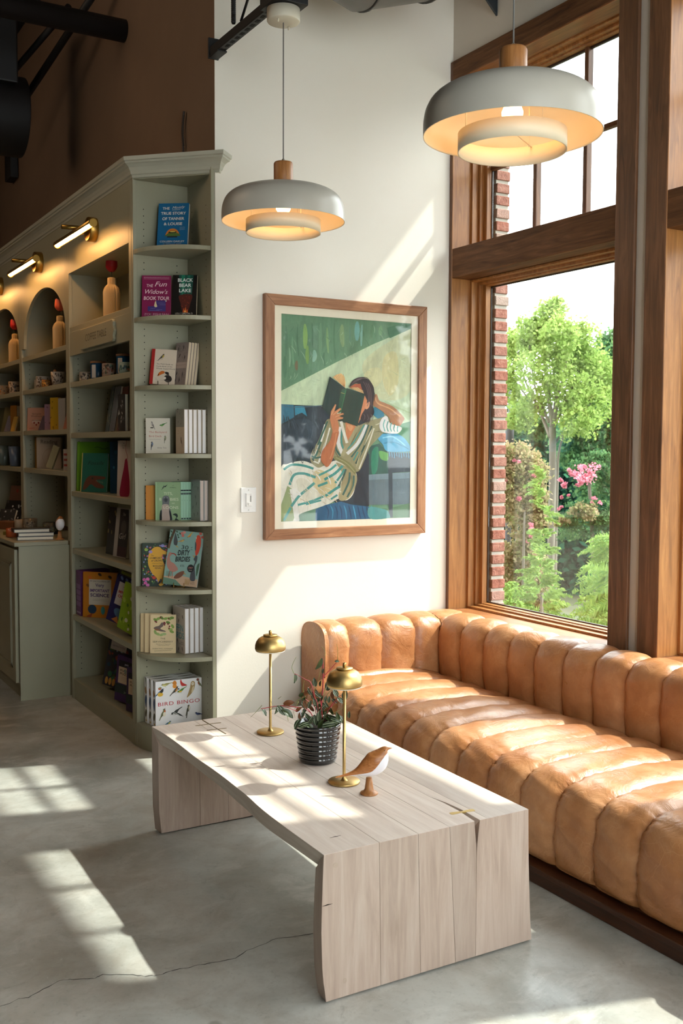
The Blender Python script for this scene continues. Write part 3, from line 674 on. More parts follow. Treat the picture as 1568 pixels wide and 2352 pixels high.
def bookcase(y0, y1, label, shelves, arch, rail=None, low=.0, niche=2.17, plate_y=None):
    """unit from y0 (near) to y1 (far), front at XF, back at the wall; local origin at XF, y0"""
    t = thing('bookcase', label, 'bookcase', (XF, y0, 0)); D = XC - XF - .003; L = y1 - y0
    side = .022
    bx('side_panel', (.0, .0, low), (D, side, 2.79), m_sage, t); bx('side_panel', (0, L - side, low), (D, L - .0005, 2.79), m_sage, t)
    bx('back_panel', (D - .012, side, low), (D, L - side, 2.79), m_sage, t)
    bx('stile', (-.004, -.0, low), (.016, .04, 2.79), m_sage, t, .002); bx('stile', (-.004, L - .035, low), (.016, L, 2.79), m_sage, t, .002)
    a, b = .04, L - .035
    if arch:
        zs = 2.145; n_ = 28; m_ = (a + b - .06) / 2; hw = (b - .06 - a) / 2
        pts = [(a, 2.79), (a, zs)]
        for i in range(n_ + 1):
            th = math.pi * i / n_; pts.append((m_ - hw * math.cos(th) , zs + .325 * math.sin(th) ** .92))
        pts += [(b - .06, zs - .01), (b, zs - .01), (b, 2.79)]
        pts = [p_ for i, p_ in enumerate(pts) if i == 0 or (abs(p_[0] - pts[i - 1][0]) + abs(p_[1] - pts[i - 1][1])) > 1e-5]
        MB().prism(pts, 'x', -.004, .016).build('arched_header', m_sage, t, .001)
    else:
        bx('header', (-.004, a, 2.478), (.016, b, 2.79), m_sage, t, .001)
        bx('niche_ceiling', (.016, side, 2.478), (D, L - side, 2.496), m_sage, t)
    if rail: bx('sign_rail', (-.002, a, rail[0]), (.016, b, rail[1]), m_sage, t, .001)
    for z in shelves: bx('shelf', (-.001, side, z - .03), (D - .012, L - side, z), m_sage, t, .0015)
    if low < .1: bx('plinth', (.0, a, 0), (.02, b, .092), m_sage, t, .001)
    hz = [z for z in np.arange(max(low, .12) + .05, 2.05, .032) if all(not (s - .035 < z < s + .006) for s in shelves)]
    pegs(t, [(.05, L - side - .0007, hz, 'y'), (D - .07, L - side - .0007, hz, 'y')])
    return t
YA, YB1, YC, YD = YE + .019, 6.03, 7.195, 8.36
bookcase(YA, YB1, 'sage green bookcase with square niche and an engraved category sign, next to the end unit', [2.17, 1.855, 1.563, 1.226, .89, .50, .119], False, (2.006, 2.142))
bookcase(YB1, YC, 'sage green bookcase with a tall arched niche, second from the end unit', [2.08, 1.86, 1.588, 1.338], True, low=.93)
bookcase(YC, YD, 'sage green arched bookcase farthest from the end unit, cut by the photo edge', [2.08, 1.86, 1.588, 1.338], True, low=.93)

# engraved sign plaque
sg = thing('category_sign', 'small painted sage wooden plaque with engraved lettering on the bookcase rail', 'sign', (1.667, 5.735, 2.02))
pl_ = [(-.0, .015), (.02, .0), (.58, .0), (.595, .012), (.590, .03), (.606, .055), (.590, .08), (.595, .098), (.58, .112), (.02, .112), (0, .098), (.008, .08), (-.008, .055), (.008, .03)]
ob_ = MB().prism(pl_, 'y', -.016, 0).build('plaque', m_sage, sg, .003); sg.rotation_euler = (0, 0, R(-90))
pr = Print(.6, .112, -.0165); pr.text('COFFEE TABLE', .5, .66, .36, '#4c4a3e', fit=.62, bold=-.008); pr.build(sg, 'lettering')

# picture lights
def picture_light(y, label):
    t = thing('picture_light', label, 'wall lamp', (XF - .003, y, 2.635), group='brass picture lights along the bookcase headers')
    rot = Matrix.Rotation(R(-90), 4, 'Y')
    o = MB().lathe([(0, 0), (.064, 0), (.064, .04), (.06, .046), (0, .046)], n=36).build('backplate', m_brass, t, .0015); o.matrix_local = rot
    MB().tube([(-.04, 0, .002), (-.180, 0, -.002)], .0115, 16).build('arm', m_brass, t)
    MB().tube([(-.075, 0, .012), (-.075, 0, -.03)], .014, 14).build('arm_collar', m_brass, t)
    # half-round metal shade over a glowing tube
    sh = []; hl = .33
    for i in range(17):
        a = R(-62 + 180 + 25) * 0 + R(-20) + R(225) * i / 16
        sh.append((-.114 - .021 * math.cos(a), -.035 + .021 * math.sin(a)))
    inn = [(-.114 + (x_ + .114) * .88, -.035 + (z_ + .035) * .88) for x_, z_ in sh]
    MB().prism([(x_, z_) for x_, z_ in sh] + inn[::-1], 'y', -hl, hl, None, True).build('shade', m_brass, t)
    for s_ in (-1, 1):
        MB().prism([(-.114 - .0212 * math.cos(2 * math.pi * i / 20), -.035 + .0212 * math.sin(2 * math.pi * i / 20)) for i in range(20)], 'y', s_ * hl, s_ * (hl + .012)).build('end_cap', m_brass, t, .002)
    MB().tube([(-.116, -hl, -.0375), (-.116, hl, -.0375)], .0125, 14).build('tube', M((1, .5, .165), .5, emit=26), t)
    return t
picture_light(5.47, 'brass picture light nearest the end unit, above the square niche')
picture_light(6.613, 'brass picture light above the first arched niche')
picture_light(7.735, 'brass picture light at the photo edge, above the farthest arch')

# base cabinet with counter under the arched units
bc = thing('base_cabinet', 'sage green base cabinet with panelled door under the arched bookcases', 'cabinet', (1.385, 6.085, 0))
bx('body', (.0, .0, .07), (.578, 2.27, .90), m_sage, bc, .001)
bx('end_panel', (-.004, -.006, 0), (.30, -.0, .905), m_sage, bc, .001); bx('toe_kick', (.02, .0, 0), (.578, 2.27, .07), m_sage, bc)
for i in range(3):
    y_ = .03 + i * .745
    d = bx('door', (-.022, y_, .10), (-.001, y_ + .72, .885), m_sage, bc, .003)
    f_ = MB(); P0 = (y_ + .075, y_ + .645, .18, .805)
    for k_, (dx_, ins) in enumerate(((-.026, 0), (-.030, .012), (-.024, .024))):
        a0, a1, b0, b1 = P0[0] + ins, P0[1] - ins, P0[2] + ins, P0[3] - ins
        for q in ((a0, a0 + .01, b0, b1), (a1 - .01, a1, b0, b1)): f_.box((dx_, q[0], q[2]), (-.021, q[1], q[3]))
        for q in ((b0, b0 + .01), (b1 - .01, b1)): f_.box((dx_, a0, q[0]), (-.021, a1, q[1]))
    f_.build('door_moulding', m_sage, d)
bx('countertop', (-.03, -.012, .905), (.284, 2.28, .93), m_sage, bc, .004)
# ================================================================ SOFA
def ridged(profile, y0, y1, bulge, name, parent, seed, across=10, closed_ends=True, axis='y', wr=.004):
    """one stitched channel: profile = list of (a, z, nx, nz) along the path; pillowed between the seams y0..y1"""
    def phs(k): rnd = random.Random(k); return [rnd.uniform(0, 6.28) for _ in range(5)]
    pa, pb, pc = phs(seed + 1), phs(seed), phs(seed + 7000)   # seam at y0, seam at y1, belly
    rows = []
    def seam_d(p, j, amp): return wr * amp * (.45 * math.sin(j * 1.9 + p[0]) + .5 * math.sin(j * 3.1 + p[1])) - .006 * amp
    def seam_y(p, j, amp): return .0028 * amp * math.sin(j * .7 + p[2])
    for j, (a, z, nx, nz, amp) in enumerate(profile):
        row = []
        for i in range(across + 1):
            t = i / across; e = abs(2 * t - 1); q = pa if t < .5 else pb
            b = (1 - e ** 3.2) * bulge * amp - bulge * .5 + seam_d(q, j, amp) * e ** 5
            # gathers running in from the seams
            b += wr * amp * (math.sin(j * .9 + pc[0] + t * 5) * .30 + math.sin(j * 2.1 + pc[1] + 3 * t) * .22 * e) * (1 - e ** 8)
            y = y0 + (y1 - y0) * t + (seam_y(pa, j, amp) * (1 - t) + seam_y(pb, j, amp) * t)
            row.append((a + nx * b, y, z + nz * b) if axis == 'y' else (y, a + nx * b, z + nz * b))
        rows.append(row)
    mb = MB().grid(rows)
    return mb.build(name, m_leather, parent, normals=True)
def path(pts, n=6, rad=None):
    """pts: [(a,z)] -> smoothed with outward normals (left of travel), amp 1"""
    q = smooth(pts, False, n); out = []
    for i, p in enumerate(q):
        a, b = q[max(0, i - 1)], q[min(len(q) - 1, i + 1)]
        dx, dz = b[0] - a[0], b[1] - a[1]; d = math.hypot(dx, dz) or 1
        out.append((p[0], p[1], -dz / d, dx / d))
    return out
sofa = thing('sofa', 'long tan leather banquette sofa with channel stitching under the windows', 'sofa', (2.33, 1.2, 0))
ox, oy = sofa.location.x, sofa.location.y
AX0 = 2.425 - ox; BKX = 3.085 - ox; ARMY = 4.31 - oy
P_ = .1862
# seat: from behind under the back cushion, forward, over the front roll, down to the plinth
seatp = [(BKX + .05, .305), (BKX - .03, .33), (BKX - .15, .357), (.45, .372), (.28, .376), (.16, .372), (.085, .360), (.040, .333), (.014, .295), (.003, .24), (-.002, .18), (.002, .12), (.012, .075)]
sp = path(seatp, 5)
sp = [(a, z, nx * -1 if False else nx, nz, 1.0 if 3 < i < len(sp) - 2 else .5) for i, (a, z, nx, nz) in enumerate(sp)]
# travel goes toward -a, so flip normals outward
sp = [(a, z, -nx, -nz, am) for a, z, nx, nz, am in sp]
i = 0; y = 4.262 - oy
seams = []
while y - P_ > 1.18 - oy:
    ya = y - P_; o = ridged(sp, ya, y, .015, 'seat_channel', sofa, 100 + i, 12, wr=.006); y = ya; i += 1
o = ridged(sp, 4.262 - oy, 4.345 - oy, .018, 'seat_channel', sofa, 99, 8)
y_end = y
# hidden core so the seams are closed and no light leaks
bx('seat_core', (.035, y_end + .02, .06), (BKX + .15, 4.30 - oy, .30), M('#6b3f1f', .8), sofa)
# back: front face up, over the rounded top, down behind
backp = [(BKX + .012, .29), (BKX + .004, .36), (BKX - .002, .44), (BKX - .001, .51), (BKX + .010, .565), (BKX + .038, .604), (BKX + .085, .624), (BKX + .14, .625), (BKX + .19, .613), (BKX + .215, .57), (BKX + .218, .50)]
bp = [(a, z, nx, nz, 1.0) for a, z, nx, nz in path(backp, 4)]
y = 4.317 - oy; i = 0
while y - P_ > 1.18 - oy:
    ya = y - P_; ridged(bp, ya, y, .017, 'back_channel', sofa, 300 + i, 12, wr=.0035); y = ya; i += 1
bx('back_core', (BKX + .07, y + .02, .06), (BKX + .18, 4.50 - oy, .55), M('#6b3f1f', .8), sofa)
# arm along the white wall, four channels facing the room, seams vertical
AT = ARMY
armp = [(AT + .006, .06), (AT + .004, .2), (AT + .0, .36), (AT - .002, .46), (AT + .0, .53), (AT + .012, .578), (AT + .04, .608), (AT + .085, .622), (AT + .14, .622), (AT + .19, .612), (AT + .222, .588), (AT + .236, .55), (AT + .24, .48)]
ap = [(a, z, nx, nz, 1.0) for a, z, nx, nz in path(armp, 4)]
xs = [2.428, 2.565, 2.757, 2.958, 3.125, 3.30]
for i in range(5): ridged(ap, xs[i] - ox, xs[i + 1] - ox, .015 if i < 4 else .006, 'arm_channel', sofa, 500 - i, 12, axis='x', wr=.004)
bx('arm_core', (2.44 - ox, ARMY + .06, .06), (3.29 - ox, ARMY + .19, .55), M('#6b3f1f', .8), sofa)
# end face of the arm with a piped edge
ep = [(p[0], p[1]) for p in ap]
endpoly = [(ARMY + .004, .062)] + ep[1:-1] + [(ARMY + .24, .062)]
mb = MB(); cx_ = ARMY + .12; mb.prism(endpoly, 'x', AX0 - .006, AX0 + .02)
mb.build('arm_end', m_leather, sofa, .004)
MB().tube([(AX0 - .003, a, z) for a, z in ep[2:-1]], .0045, 8).build('piping', m_leather, sofa)
# plinth
bx('plinth', (-.02, y_end, 0), (BKX + .2, 4.52 - oy, .058), m_plinth, sofa, .004)
bx('plinth_lip', (-.032, y_end, .045), (.03, 4.30 - oy, .064), m_plinth, sofa, .003)
mb = MB(); ef = [(a, z) for a, z, *_ in sp] + [(BKX + .05, .062)]
mb.prism([(a, z) for a, z in ef], 'y', y_end + .01, y_end + .03).build('seat_end', m_leather, sofa)

# ================================================================ COFFEE TABLE
TZ, TH = .41, .056
tb = thing('coffee_table', 'low waterfall coffee table of bleached live-edge planks on concrete floor', 'table', (1.31, 2.333, 0))
tox, toy = 1.31, 2.333
def lerp_poly(pts, v):
    for (a0, b0), (a1, b1) in zip(pts, pts[1:]):
        if (a0 - v) * (a1 - v) <= 0: return b0 + (b1 - b0) * (v - a0) / ((a1 - a0) or 1)
    return pts[0][1] if abs(v - pts[0][0]) < abs(v - pts[-1][0]) else pts[-1][1]
FY = 3.755
live = [(2.333, 1.309), (2.44, 1.310), (2.54, 1.311), (2.69, 1.315), (2.77, 1.321), (2.865, 1.331), (2.945, 1.334), (3.065, 1.340), (3.165, 1.342), (3.293, 1.341), (3.51, 1.351), (3.64, 1.352), (3.755, 1.345)]
right = [(2.333, 2.010), (2.7, 2.016), (3.1, 2.03), (3.5, 2.045), (3.755, 2.052)]
# seams as x at the near end and at the far end
seam = [(1.483, 1.52), (1.612, 1.64), (1.720, 1.745), (1.818, 1.838), (1.856, 1.874)]
def sx(k, y): return seam[k][0] + (seam[k][1] - seam[k][0]) * (y - 2.333) / (FY - 2.333)
def split(y):   # half-open wedge crack beside seam 3
    c = lerp_poly([(2.30, 1.8185), (2.333, 1.8185), (2.372, 1.822), (2.43, 1.828), (2.503, 1.826), (2.568, 1.817), (3.76, 1.838)], y)
    wdt = lerp_poly([(2.30, .0095), (2.333, .0095), (2.43, .0062), (2.503, .0035), (2.568, .0003), (3.76, .0003)], y); return c, wdt
gap = .00035
def plank_edges(k, y):
    def L(j):
        if j == 0: return lerp_poly(live, y), None
        if j == 4: c, w_ = split(y); return c, w_
        return (sx(j - 1, y), gap) if j < 6 else (lerp_poly(right, y), None)
    a, wa = L(k); b, wb = L(k + 1)
    return a + (wa or 0), b - (wb or 0)
def under(y): return .021 + .004 * math.sin(y * 7)
ysamp = sorted(set([2.333 + (FY - 2.333) * i / 26 for i in range(27)] + [2.372, 2.43, 2.503, 2.568]))
for k in range(6):
    mb = MB(); rows = []
    for y in ysamp:
        a, b = plank_edges(k, y)
        t_ = (y - 2.333) / (FY - 2.333)
        yb = 2.333 + TH + (FY - 2.333 - 2 * TH) * t_        # mitred ends
        if k == 0: low_a = a + .016 + .005 * math.sin(y * 6.1); row = [(a, y, TZ), (a + .0005, y, TZ - .003), (low_a, yb, TZ - TH)]
        else: row = [(a, y, TZ), (a, yb, TZ - TH)]
        if k == 5: row += [(b - .004, yb, TZ - TH), (b, y, TZ)]
        else: row += [(b, yb, TZ - TH), (b, y, TZ)]
        rows.append([(p[0] - tox, p[1] - toy, p[2]) for p in row])
    n_ = len(rows[0]); vs = [p for r_ in rows for p in r_]; fs = []
    for j in range(len(rows) - 1):
        for i in range(n_): fs.append((j * n_ + i, j * n_ + (i + 1) % n_, (j + 1) * n_ + (i + 1) % n_, (j + 1) * n_ + i))
    fs += [tuple(range(n_)), tuple((len(rows) - 1) * n_ + i for i in range(n_))]
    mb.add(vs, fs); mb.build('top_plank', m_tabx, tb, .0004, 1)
# legs: near leg planks follow the same seams down; the wedge crack runs into plank joint 3-4
def leg(yo, yi, near):
    xe = lambda j, z: None
    LL = [(0, 1.318), (.03, 1.314), (.08, 1.306), (.2, 1.302), (.29, 1.304), (.37, 1.307), (.41, 1.309)] if near else [(0, 1.356), (.1, 1.347), (.25, 1.345), (.41, 1.345)]
    RR = [(0, 2.030), (.06, 2.024), (.125, 2.020), (.27, 2.013), (.41, 2.010)] if near else [(0, 2.06), (.41, 2.052)]
    base = [s[0] if near else s[1] for s in seam]; drift = [.008, .012, .026, .03, .03] if near else [0] * 5
    for k in range(6 if not near else 5):
        rows = []
        for z in [.006, .03, .06, .1, .15, .2, .25, .3, .34, .354, .38, .41]:
            f_ = z / .41
            def E_(j):
                if j == 0: return lerp_poly(LL, z), 0
                if near and j == 4:
                    g = max(0.0003, .0095 * max(0, (z - .325) / .085)); return base[3] - .0005 + drift[3] * (1 - f_) * 0, g
                if near and j == 5: return lerp_poly(RR, z), 0
                if j == 6: return lerp_poly(RR, z), 0
                return base[j - 1] + drift[j - 1] * (1 - f_), gap
            a, wa = E_(k); b, wb = E_(k + 1); a += wa; b -= wb
            zi = z * (TZ - TH) / TZ
            ai = a + (.006 if k == 0 else 0)
            row = [(a, yo, z), (ai, yi, zi), (b, yi, zi), (b, yo, z)]
            rows.append([(p[0] - tox, p[1] - toy, p[2]) for p in row])
        vs = [p for r_ in rows for p in r_]; fs = []
        for j in range(len(rows) - 1):
            for i in range(4): fs.append((j * 4 + i, j * 4 + (i + 1) % 4, (j + 1) * 4 + (i + 1) % 4, (j + 1) * 4 + i))
        fs += [(0, 1, 2, 3), tuple((len(rows) - 1) * 4 + i for i in range(4))]
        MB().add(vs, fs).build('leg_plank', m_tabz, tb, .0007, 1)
leg(2.333, 2.333 + TH, True); leg(FY, FY - TH, False)
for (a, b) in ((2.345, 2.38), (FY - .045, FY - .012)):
    bx('shadow_gap_foot', (.085, a - toy, 0), (.68, b - toy, .007), M('#1a1512', .9), tb)  # dark foot under each leg, its colour standing in for the shadow gap
# butterfly keys: dark ones at the far left, a brass one over the wedge crack
def key(cx, cy, L, wd, ang, m, nm='butterfly_key'):
    pts = []
    for i in range(24):
        a = 2 * math.pi * i / 24; x = L / 2 * math.cos(a)
        yv = (wd * (.35 + .65 * (abs(math.cos(a))) ** 1.5)) / 2 * (1 if math.sin(a) > 0 else -1) * abs(math.sin(a)) ** .6
        X = x * math.cos(ang) - yv * math.sin(ang); Y = x * math.sin(ang) + yv * math.cos(ang)
        pts.append((cx + X - tox, cy + Y - toy))
    MB().prism(pts, 'z', TZ - .003, TZ + .0006).build(nm, m, tb)
m_key = M('#8e7a4e', .35, .6)
key(1.824, 2.413, .084, .030, -.10, M('#c9b06c', .3, .7)); key(1.548, 3.680, .106, .014, -.05, m_key); key(1.548, 3.598, .08, .013, -.1, m_key)
key(1.552, 3.635, .235, .010, math.pi / 2, M('#6d5a3a', .45, .3), 'filled_crack')
for (x, y, l, a) in [(1.40, 2.43, .018, .2)]:
    MB().prism([(x - l - tox, y - .0007 - toy), (x - tox, y - .0016 - toy), (x + l - tox, y - toy), (x - tox, y + .0018 - toy)], 'z', TZ - .0005, TZ + .0004).build('knot', M('#3d2a20', .9), tb)
for (x, z, rx_, rz_) in [(1.345, .375, .008, .007), (1.375, .05, .006, .008)]:
    MB().prism([(x + rx_ * math.cos(i * .5236) - tox, z + rz_ * math.sin(i * .5236)) for i in range(12)], 'y', -.0006, .001).build('knot', M('#b5a190', .7), tb)
MB().prism([(1.304 - tox, .2715), (1.318 - tox, .2705), (1.336 - tox, .2722), (1.320 - tox, .2740)], 'y', -.0006, .001).build('knot', M('#2e2019', .9), tb)

# ================================================================ TABLE OBJECTS
def brass_lamp(x, y, label):
    t = thing('table_lamp', label, 'table lamp', (x, y, TZ), group='brass mushroom lamps on the coffee table')
    MB().lathe([(0, 0), (.050, 0), (.0512, .002), (.0512, .006), (.050, .0075), (.0, .0075)], n=48).build('base', m_brassl, t)
    MB().lathe([(.012, .0075), (.0095, .009), (.0062, .016), (.0051, .024), (.0051, .322), (0, .322)], n=20).build('pole', m_brassl, t)
    MB().lathe([(.0, .312), (.052, .313), (.0560, .316), (.0580, .322), (.0572, .335), (.053, .348), (.0455, .359), (.034, .3665), (.022, .3695), (0, .370)], n=48).build('shade', m_brassl, t)
    MB().lathe([(.0, .3115), (.0535, .3118), (.0555, .3145), (.0, .3145)], n=40).build('diffuser', M('#e9e2d0', .5), t)
    MB().lathe([(.0, .370), (.0265, .370), (.0265, .374), (0, .3745)], n=36).build('top_disc', m_brassl, t)
    MB().lathe([(.0, .374), (.0055, .374), (.0055, .3885), (.0046, .390), (0, .390)], n=16).build('knob', m_brassl, t)
brass_lamp(1.655, 2.818, 'brass table lamp nearer the bird figurine, in front of the sofa')
brass_lamp(1.705, 3.454, 'brass table lamp behind the potted plant, near the white wall')

def bird_figure(x, y, z, s, rotz, label, body_rot=0, lamp=False):
    t = thing('bird_figurine', label, 'figurine', (x, y, z), rotz)
    S_ = s / 100
    MB().lathe([(0, 0), (2.75 * S_, 0), (2.9 * S_, .25 * S_), (2.75 * S_, .55 * S_), (1.9 * S_, .9 * S_), (1.45 * S_, 1.6 * S_), (1.15 * S_, 3.5 * S_), (.95 * S_, 5.3 * S_), (0, 5.3 * S_)], n=28).build('stand', m_lampwood, t)
    # centre line from tail tip to head, local x = image right
    ctr = [(-10.7, 5.6, .15, .15), (-8.6, 6.1, .30, .32), (-6.3, 6.6, .55, .6), (-4.3, 7.15, 1.05, 1.0), (-2.5, 7.75, 1.95, 1.6), (-.8, 8.45, 2.95, 2.2), (.9, 9.3, 3.6, 2.65), (2.4, 10.5, 3.7, 2.8), (3.5, 11.8, 3.1, 2.5), (4.25, 12.9, 2.3, 2.0), (4.8, 13.75, 1.6, 1.55), (5.35, 14.25, 1.0, 1.0), (6.1, 14.45, .42, .42), (7.3, 14.5, .07, .07)]
    q = smooth(ctr, False, 12); rings = []; n_ = 64
    for j, (cx_, cz_, rz_, ry_) in enumerate(q):
        a_, b_ = q[max(0, j - 1)], q[min(len(q) - 1, j + 1)]
        d_ = Vector((b_[0] - a_[0], 0, b_[1] - a_[1])).normalized(); nn = Vector((-d_.z, 0, d_.x))
        rings.append((Vector((cx_, 0, cz_)), nn, rz_, ry_))
    top, bot = MB(), MB(); zb = smooth([(-20, 5), (-8.5, 5.6), (-7, 6.1), (-4.2, 6.55), (-.2, 7.5), (1.2, 8.5), (2.4, 9.9), (3.4, 11.2), (4.3, 12.2), (5.0, 12.9), (6, 13.4), (9, 13.9)], False, 4)
    def on(rg_, th): return rg_[0] + rg_[1] * (rg_[2] * math.cos(th)) + Vector((0, 1, 0)) * (rg_[3] * math.sin(th))
    tr_, br_ = [], []
    for rg_ in rings:
        ts = math.pi
        for i in range(1, 181):
            p_ = on(rg_, math.pi * i / 180)
            if p_.z < lerp_poly(zb, p_.x): ts = math.pi * (i - .5) / 180; break
        if rg_[0].x < -9.2 or rg_[0].x > 5.9: ts = math.pi * .995
        tr_.append([on(rg_, -ts + 2 * ts * i / 40) * S_ for i in range(41)]); br_.append([on(rg_, ts + (2 * math.pi - 2 * ts) * i / 30) * S_ for i in range(31)])
    top.grid(tr_); bot.grid(br_)
    top.build('wooden_back', m_birdwood, t); bot.build('white_belly', M('#eceaf0', .35), t)
    for sy in (-1, 1): MB().lathe([(0, -.16 * S_), (.2 * S_, 0), (0, .16 * S_)], (4.75 * S_, sy * 1.5 * S_, 14.2 * S_), 10).build('eye', M('#3a1f10', .5), t)
    return t
bird_figure(1.668, 2.686, TZ, .98, -YAW + .12, 'small oak and white bird figurine on a turned stand on the table')

# -- potted peperomia
pot = thing('potted_plant', 'leggy striped-leaf plant in a glossy black ribbed pot on the table', 'plant', (1.693, 3.062, TZ), -YAW)
pf = [(0, 0), (.058, 0), (.063, .004)]
for i in range(7):
    z0 = .008 + i * .0165; r0 = .0625 + .0145 * (i / 7)
    for a in range(5): pf.append((r0 + .0042 * math.sin(math.pi * (a + .5) / 5), z0 + .0165 * (a + .5) / 5))
pf += [(.0775, .124), (.080, .128), (.080, .133), (.077, .135), (.074, .132), (.072, .11), (0, .11)]
MB().lathe(pf, n=56).build('pot', M('#17181a', .12, 0, .6, 0, .6), pot)
MB().lathe([(0, .116), (.05, .118), (.0735, .112)], n=24).build('soil', M('#2b1d13', .95), pot)
m_leafs = NT('striped_leaf')
_w = m_leafs.n('TexWave', Scale=1.15, Distortion=.8, Detail=1.0, _wave_type='BANDS', _bands_direction='Y', _wave_profile='SIN')
m_leafs.l(m_leafs.tc.outputs['UV'], _w.inputs['Vector'])
m_leafs = m_leafs.fin(m_leafs.ramp(_w.outputs['Fac'], [(.35, '#26351f'), (.6, '#435236'), (.85, '#8c967c')]), .32)
m_leafd = M('#3c4a26', .35); m_red = M('#a3303a', .45); m_grn = M('#7d8a3f', .5); m_leafr = M('#7a4a2a', .4)
KS = .000377
def L3(u, v, d=0): return ((u - 617) * KS, d, .135 + (1000 - v) * KS)
def stem(pts, r0, r1, m, d0=0, d1=0, nm='stem'):
    n_ = len(pts); q = smooth([L3(u, v, d0 + (d1 - d0) * i / (n_ - 1)) for i, (u, v) in enumerate(pts)], False, 4)
    MB().tube(q, [r0 + (r1 - r0) * i / (len(q) - 1) for i in range(len(q))], 7).build(nm, m, pot)
red = [([(640, 990), (648, 850), (660, 700), (664, 580), (662, 480), (658, 410)], .0024, .0017, 0, 0), ([(664, 590), (700, 550), (740, 510), (800, 445)], .0018, .0011, 0, .02),
       ([(620, 960), (560, 665), (500, 610), (430, 568), (400, 558)], .0015, .0009, .01, .0), ([(580, 950), (520, 860), (420, 848), (330, 832), (220, 840), (105, 860)], .0019, .0011, -.02, -.03),
       ([(430, 880), (350, 850), (300, 835)], .0011, .0009, -.03, -.03), ([(680, 950), (740, 860), (790, 800), (842, 760)], .0019, .001, .02, .03), ([(690, 940), (720, 870), (800, 790)], .0013, .001, -.01, -.01),
       ([(630, 930), (610, 800), (590, 760), (575, 700)], .0014, .001, -.02, -.03), ([(600, 940), (575, 800), (560, 740)], .0013, .0009, .02, .03), ([(660, 940), (640, 760), (610, 730)], .0013, .0009, -.03, -.04),
       ([(560, 920), (500, 880), (470, 850)], .0013, .001, .0, .0), ([(610, 900), (540, 840), (470, 780), (540, 700)], .0012, .0009, .03, .04)]
for pts, a, b, d0, d1 in red: stem(pts, a, b, m_red, d0, d1)
grn = [[(680, 385), (682, 350), (650, 305)], [(795, 440), (797, 350), (785, 275)], [(400, 555), (380, 500), (398, 440), (420, 400)], [(105, 860), (60, 910), (0, 970)], [(488, 740), (480, 700), (490, 630)],
       [(590, 720), (620, 620), (642, 510)], [(720, 930), (800, 890), (855, 855)], [(930, 690), (960, 650), (966, 620)], [(690, 780), (710, 730), (760, 685), (785, 685)], [(180, 790), (200, 840)], [(340, 930), (350, 980)], [(255, 790), (285, 760)],
       [(180, 900), (220, 850)], [(540, 960), (560, 1020)], [(400, 830), (440, 790), (510, 760)], [(440, 820), (400, 900), (410, 950)], [(640, 800), (690, 690), (720, 660)], [(700, 980), (780, 1010), (850, 985)]]
for g in grn: stem(g, .0009, .0005, m_grn, random.uniform(-.02, .02), random.uniform(-.02, .02), 'tendril')
def leaf(u, v, L, ang, m=None, d=0, wd=.62, tilt=None):
    rows = []; n_ = 6; Lm = L * KS
    for i in range(n_ + 1):
        t_ = i / n_; ww = wd * Lm / 2 * math.sin(math.pi * min(1, t_ * .92 + .06)) ** .8 * (1 - .25 * t_)
        rows.append([(t_ * Lm - Lm / 2, ww * c, -.10 * Lm * (1 - abs(c)) + .12 * Lm * math.sin(t_ * 3.1)) for c in (-1, -.5, 0, .5, 1)])
    mb = MB().grid(rows); me_o = mb.build('leaf', m or m_leafs, pot, normals=False)
    uv = me_o.data.uv_layers.new(name='UVMap')
    for lp in me_o.data.loops:
        co = me_o.data.vertices[lp.vertex_index].co; uv.data[lp.index].uv = (co.x / Lm + .5, co.y / (wd * Lm) * 1.0 + .5)
    rt = Euler((tilt if tilt is not None else random.uniform(.7, 1.4), 0, 0)).to_matrix().to_4x4()
    me_o.matrix_local = Matrix.Translation(L3(u, v, d)) @ Matrix.Rotation(R(-ang), 4, 'Y') @ rt
for (u, v, L, a, m, d) in [(405, 600, 80, -95, None, -.0), (625, 460, 105, -120, m_leafd, -.01), (720, 640, 110, 70, None, -.02), (548, 700, 75, 120, None, -.03), (622, 720, 70, 140, None, -.04), (590, 620, 75, 100, None, -.02),
    (842, 665, 62, 165, None, .02), (865, 760, 95, 80, None, .02), (780, 735, 75, -60, None, .0), (825, 795, 70, -40, None, -.01), (695, 815, 60, 120, None, -.03), (635, 908, 95, 85, None, -.05), (358, 800, 90, 10, m_leafr, -.04),
    (290, 870, 100, -50, None, -.04), (350, 890, 110, -40, m_leafd, -.05), (135, 895, 65, -60, None, -.03), (245, 865, 70, 250, None, -.04), (440, 985, 100, 60, None, -.05), (500, 985, 95, 20, None, -.06), (550, 1000, 80, -30, m_leafd, -.06),
    (600, 955, 90, 100, None, -.04), (650, 985, 100, 70, m_leafd, -.06), (720, 985, 110, 10, None, -.06), (785, 965, 90, -20, None, -.03), (825, 975, 80, -60, None, .0), (735, 950, 90, 160, None, .01), (560, 875, 70, 120, m_leafr, .01),
    (490, 800, 60, 80, m_leafd, .01), (545, 830, 70, 70, None, -.01), (680, 905, 70, 110, None, .01), (575, 760, 60, 100, m_leafr, .02), (750, 770, 70, 95, m_leafr, .03), (665, 525, 45, 80, None, -.01), (790, 445, 40, 0, None, .01),
    (470, 760, 60, 30, m_leafd, .02), (520, 740, 65, 10, m_leafr, .01), (760, 1000, 80, 30, m_leafd, -.05), (480, 1010, 70, -40, m_leafd, -.05), (620, 860, 60, 60, m_leafd, .0), (700, 870, 60, 40, m_leafr, -.01), (590, 800, 60, 110, None, -.02), (640, 650, 50, 80, m_leafd, .01), (530, 925, 75, 130, None, -.03), (460, 930, 70, 100, m_leafr, -.03)]:
    leaf(u, v, L * 1.12, a, m, d)
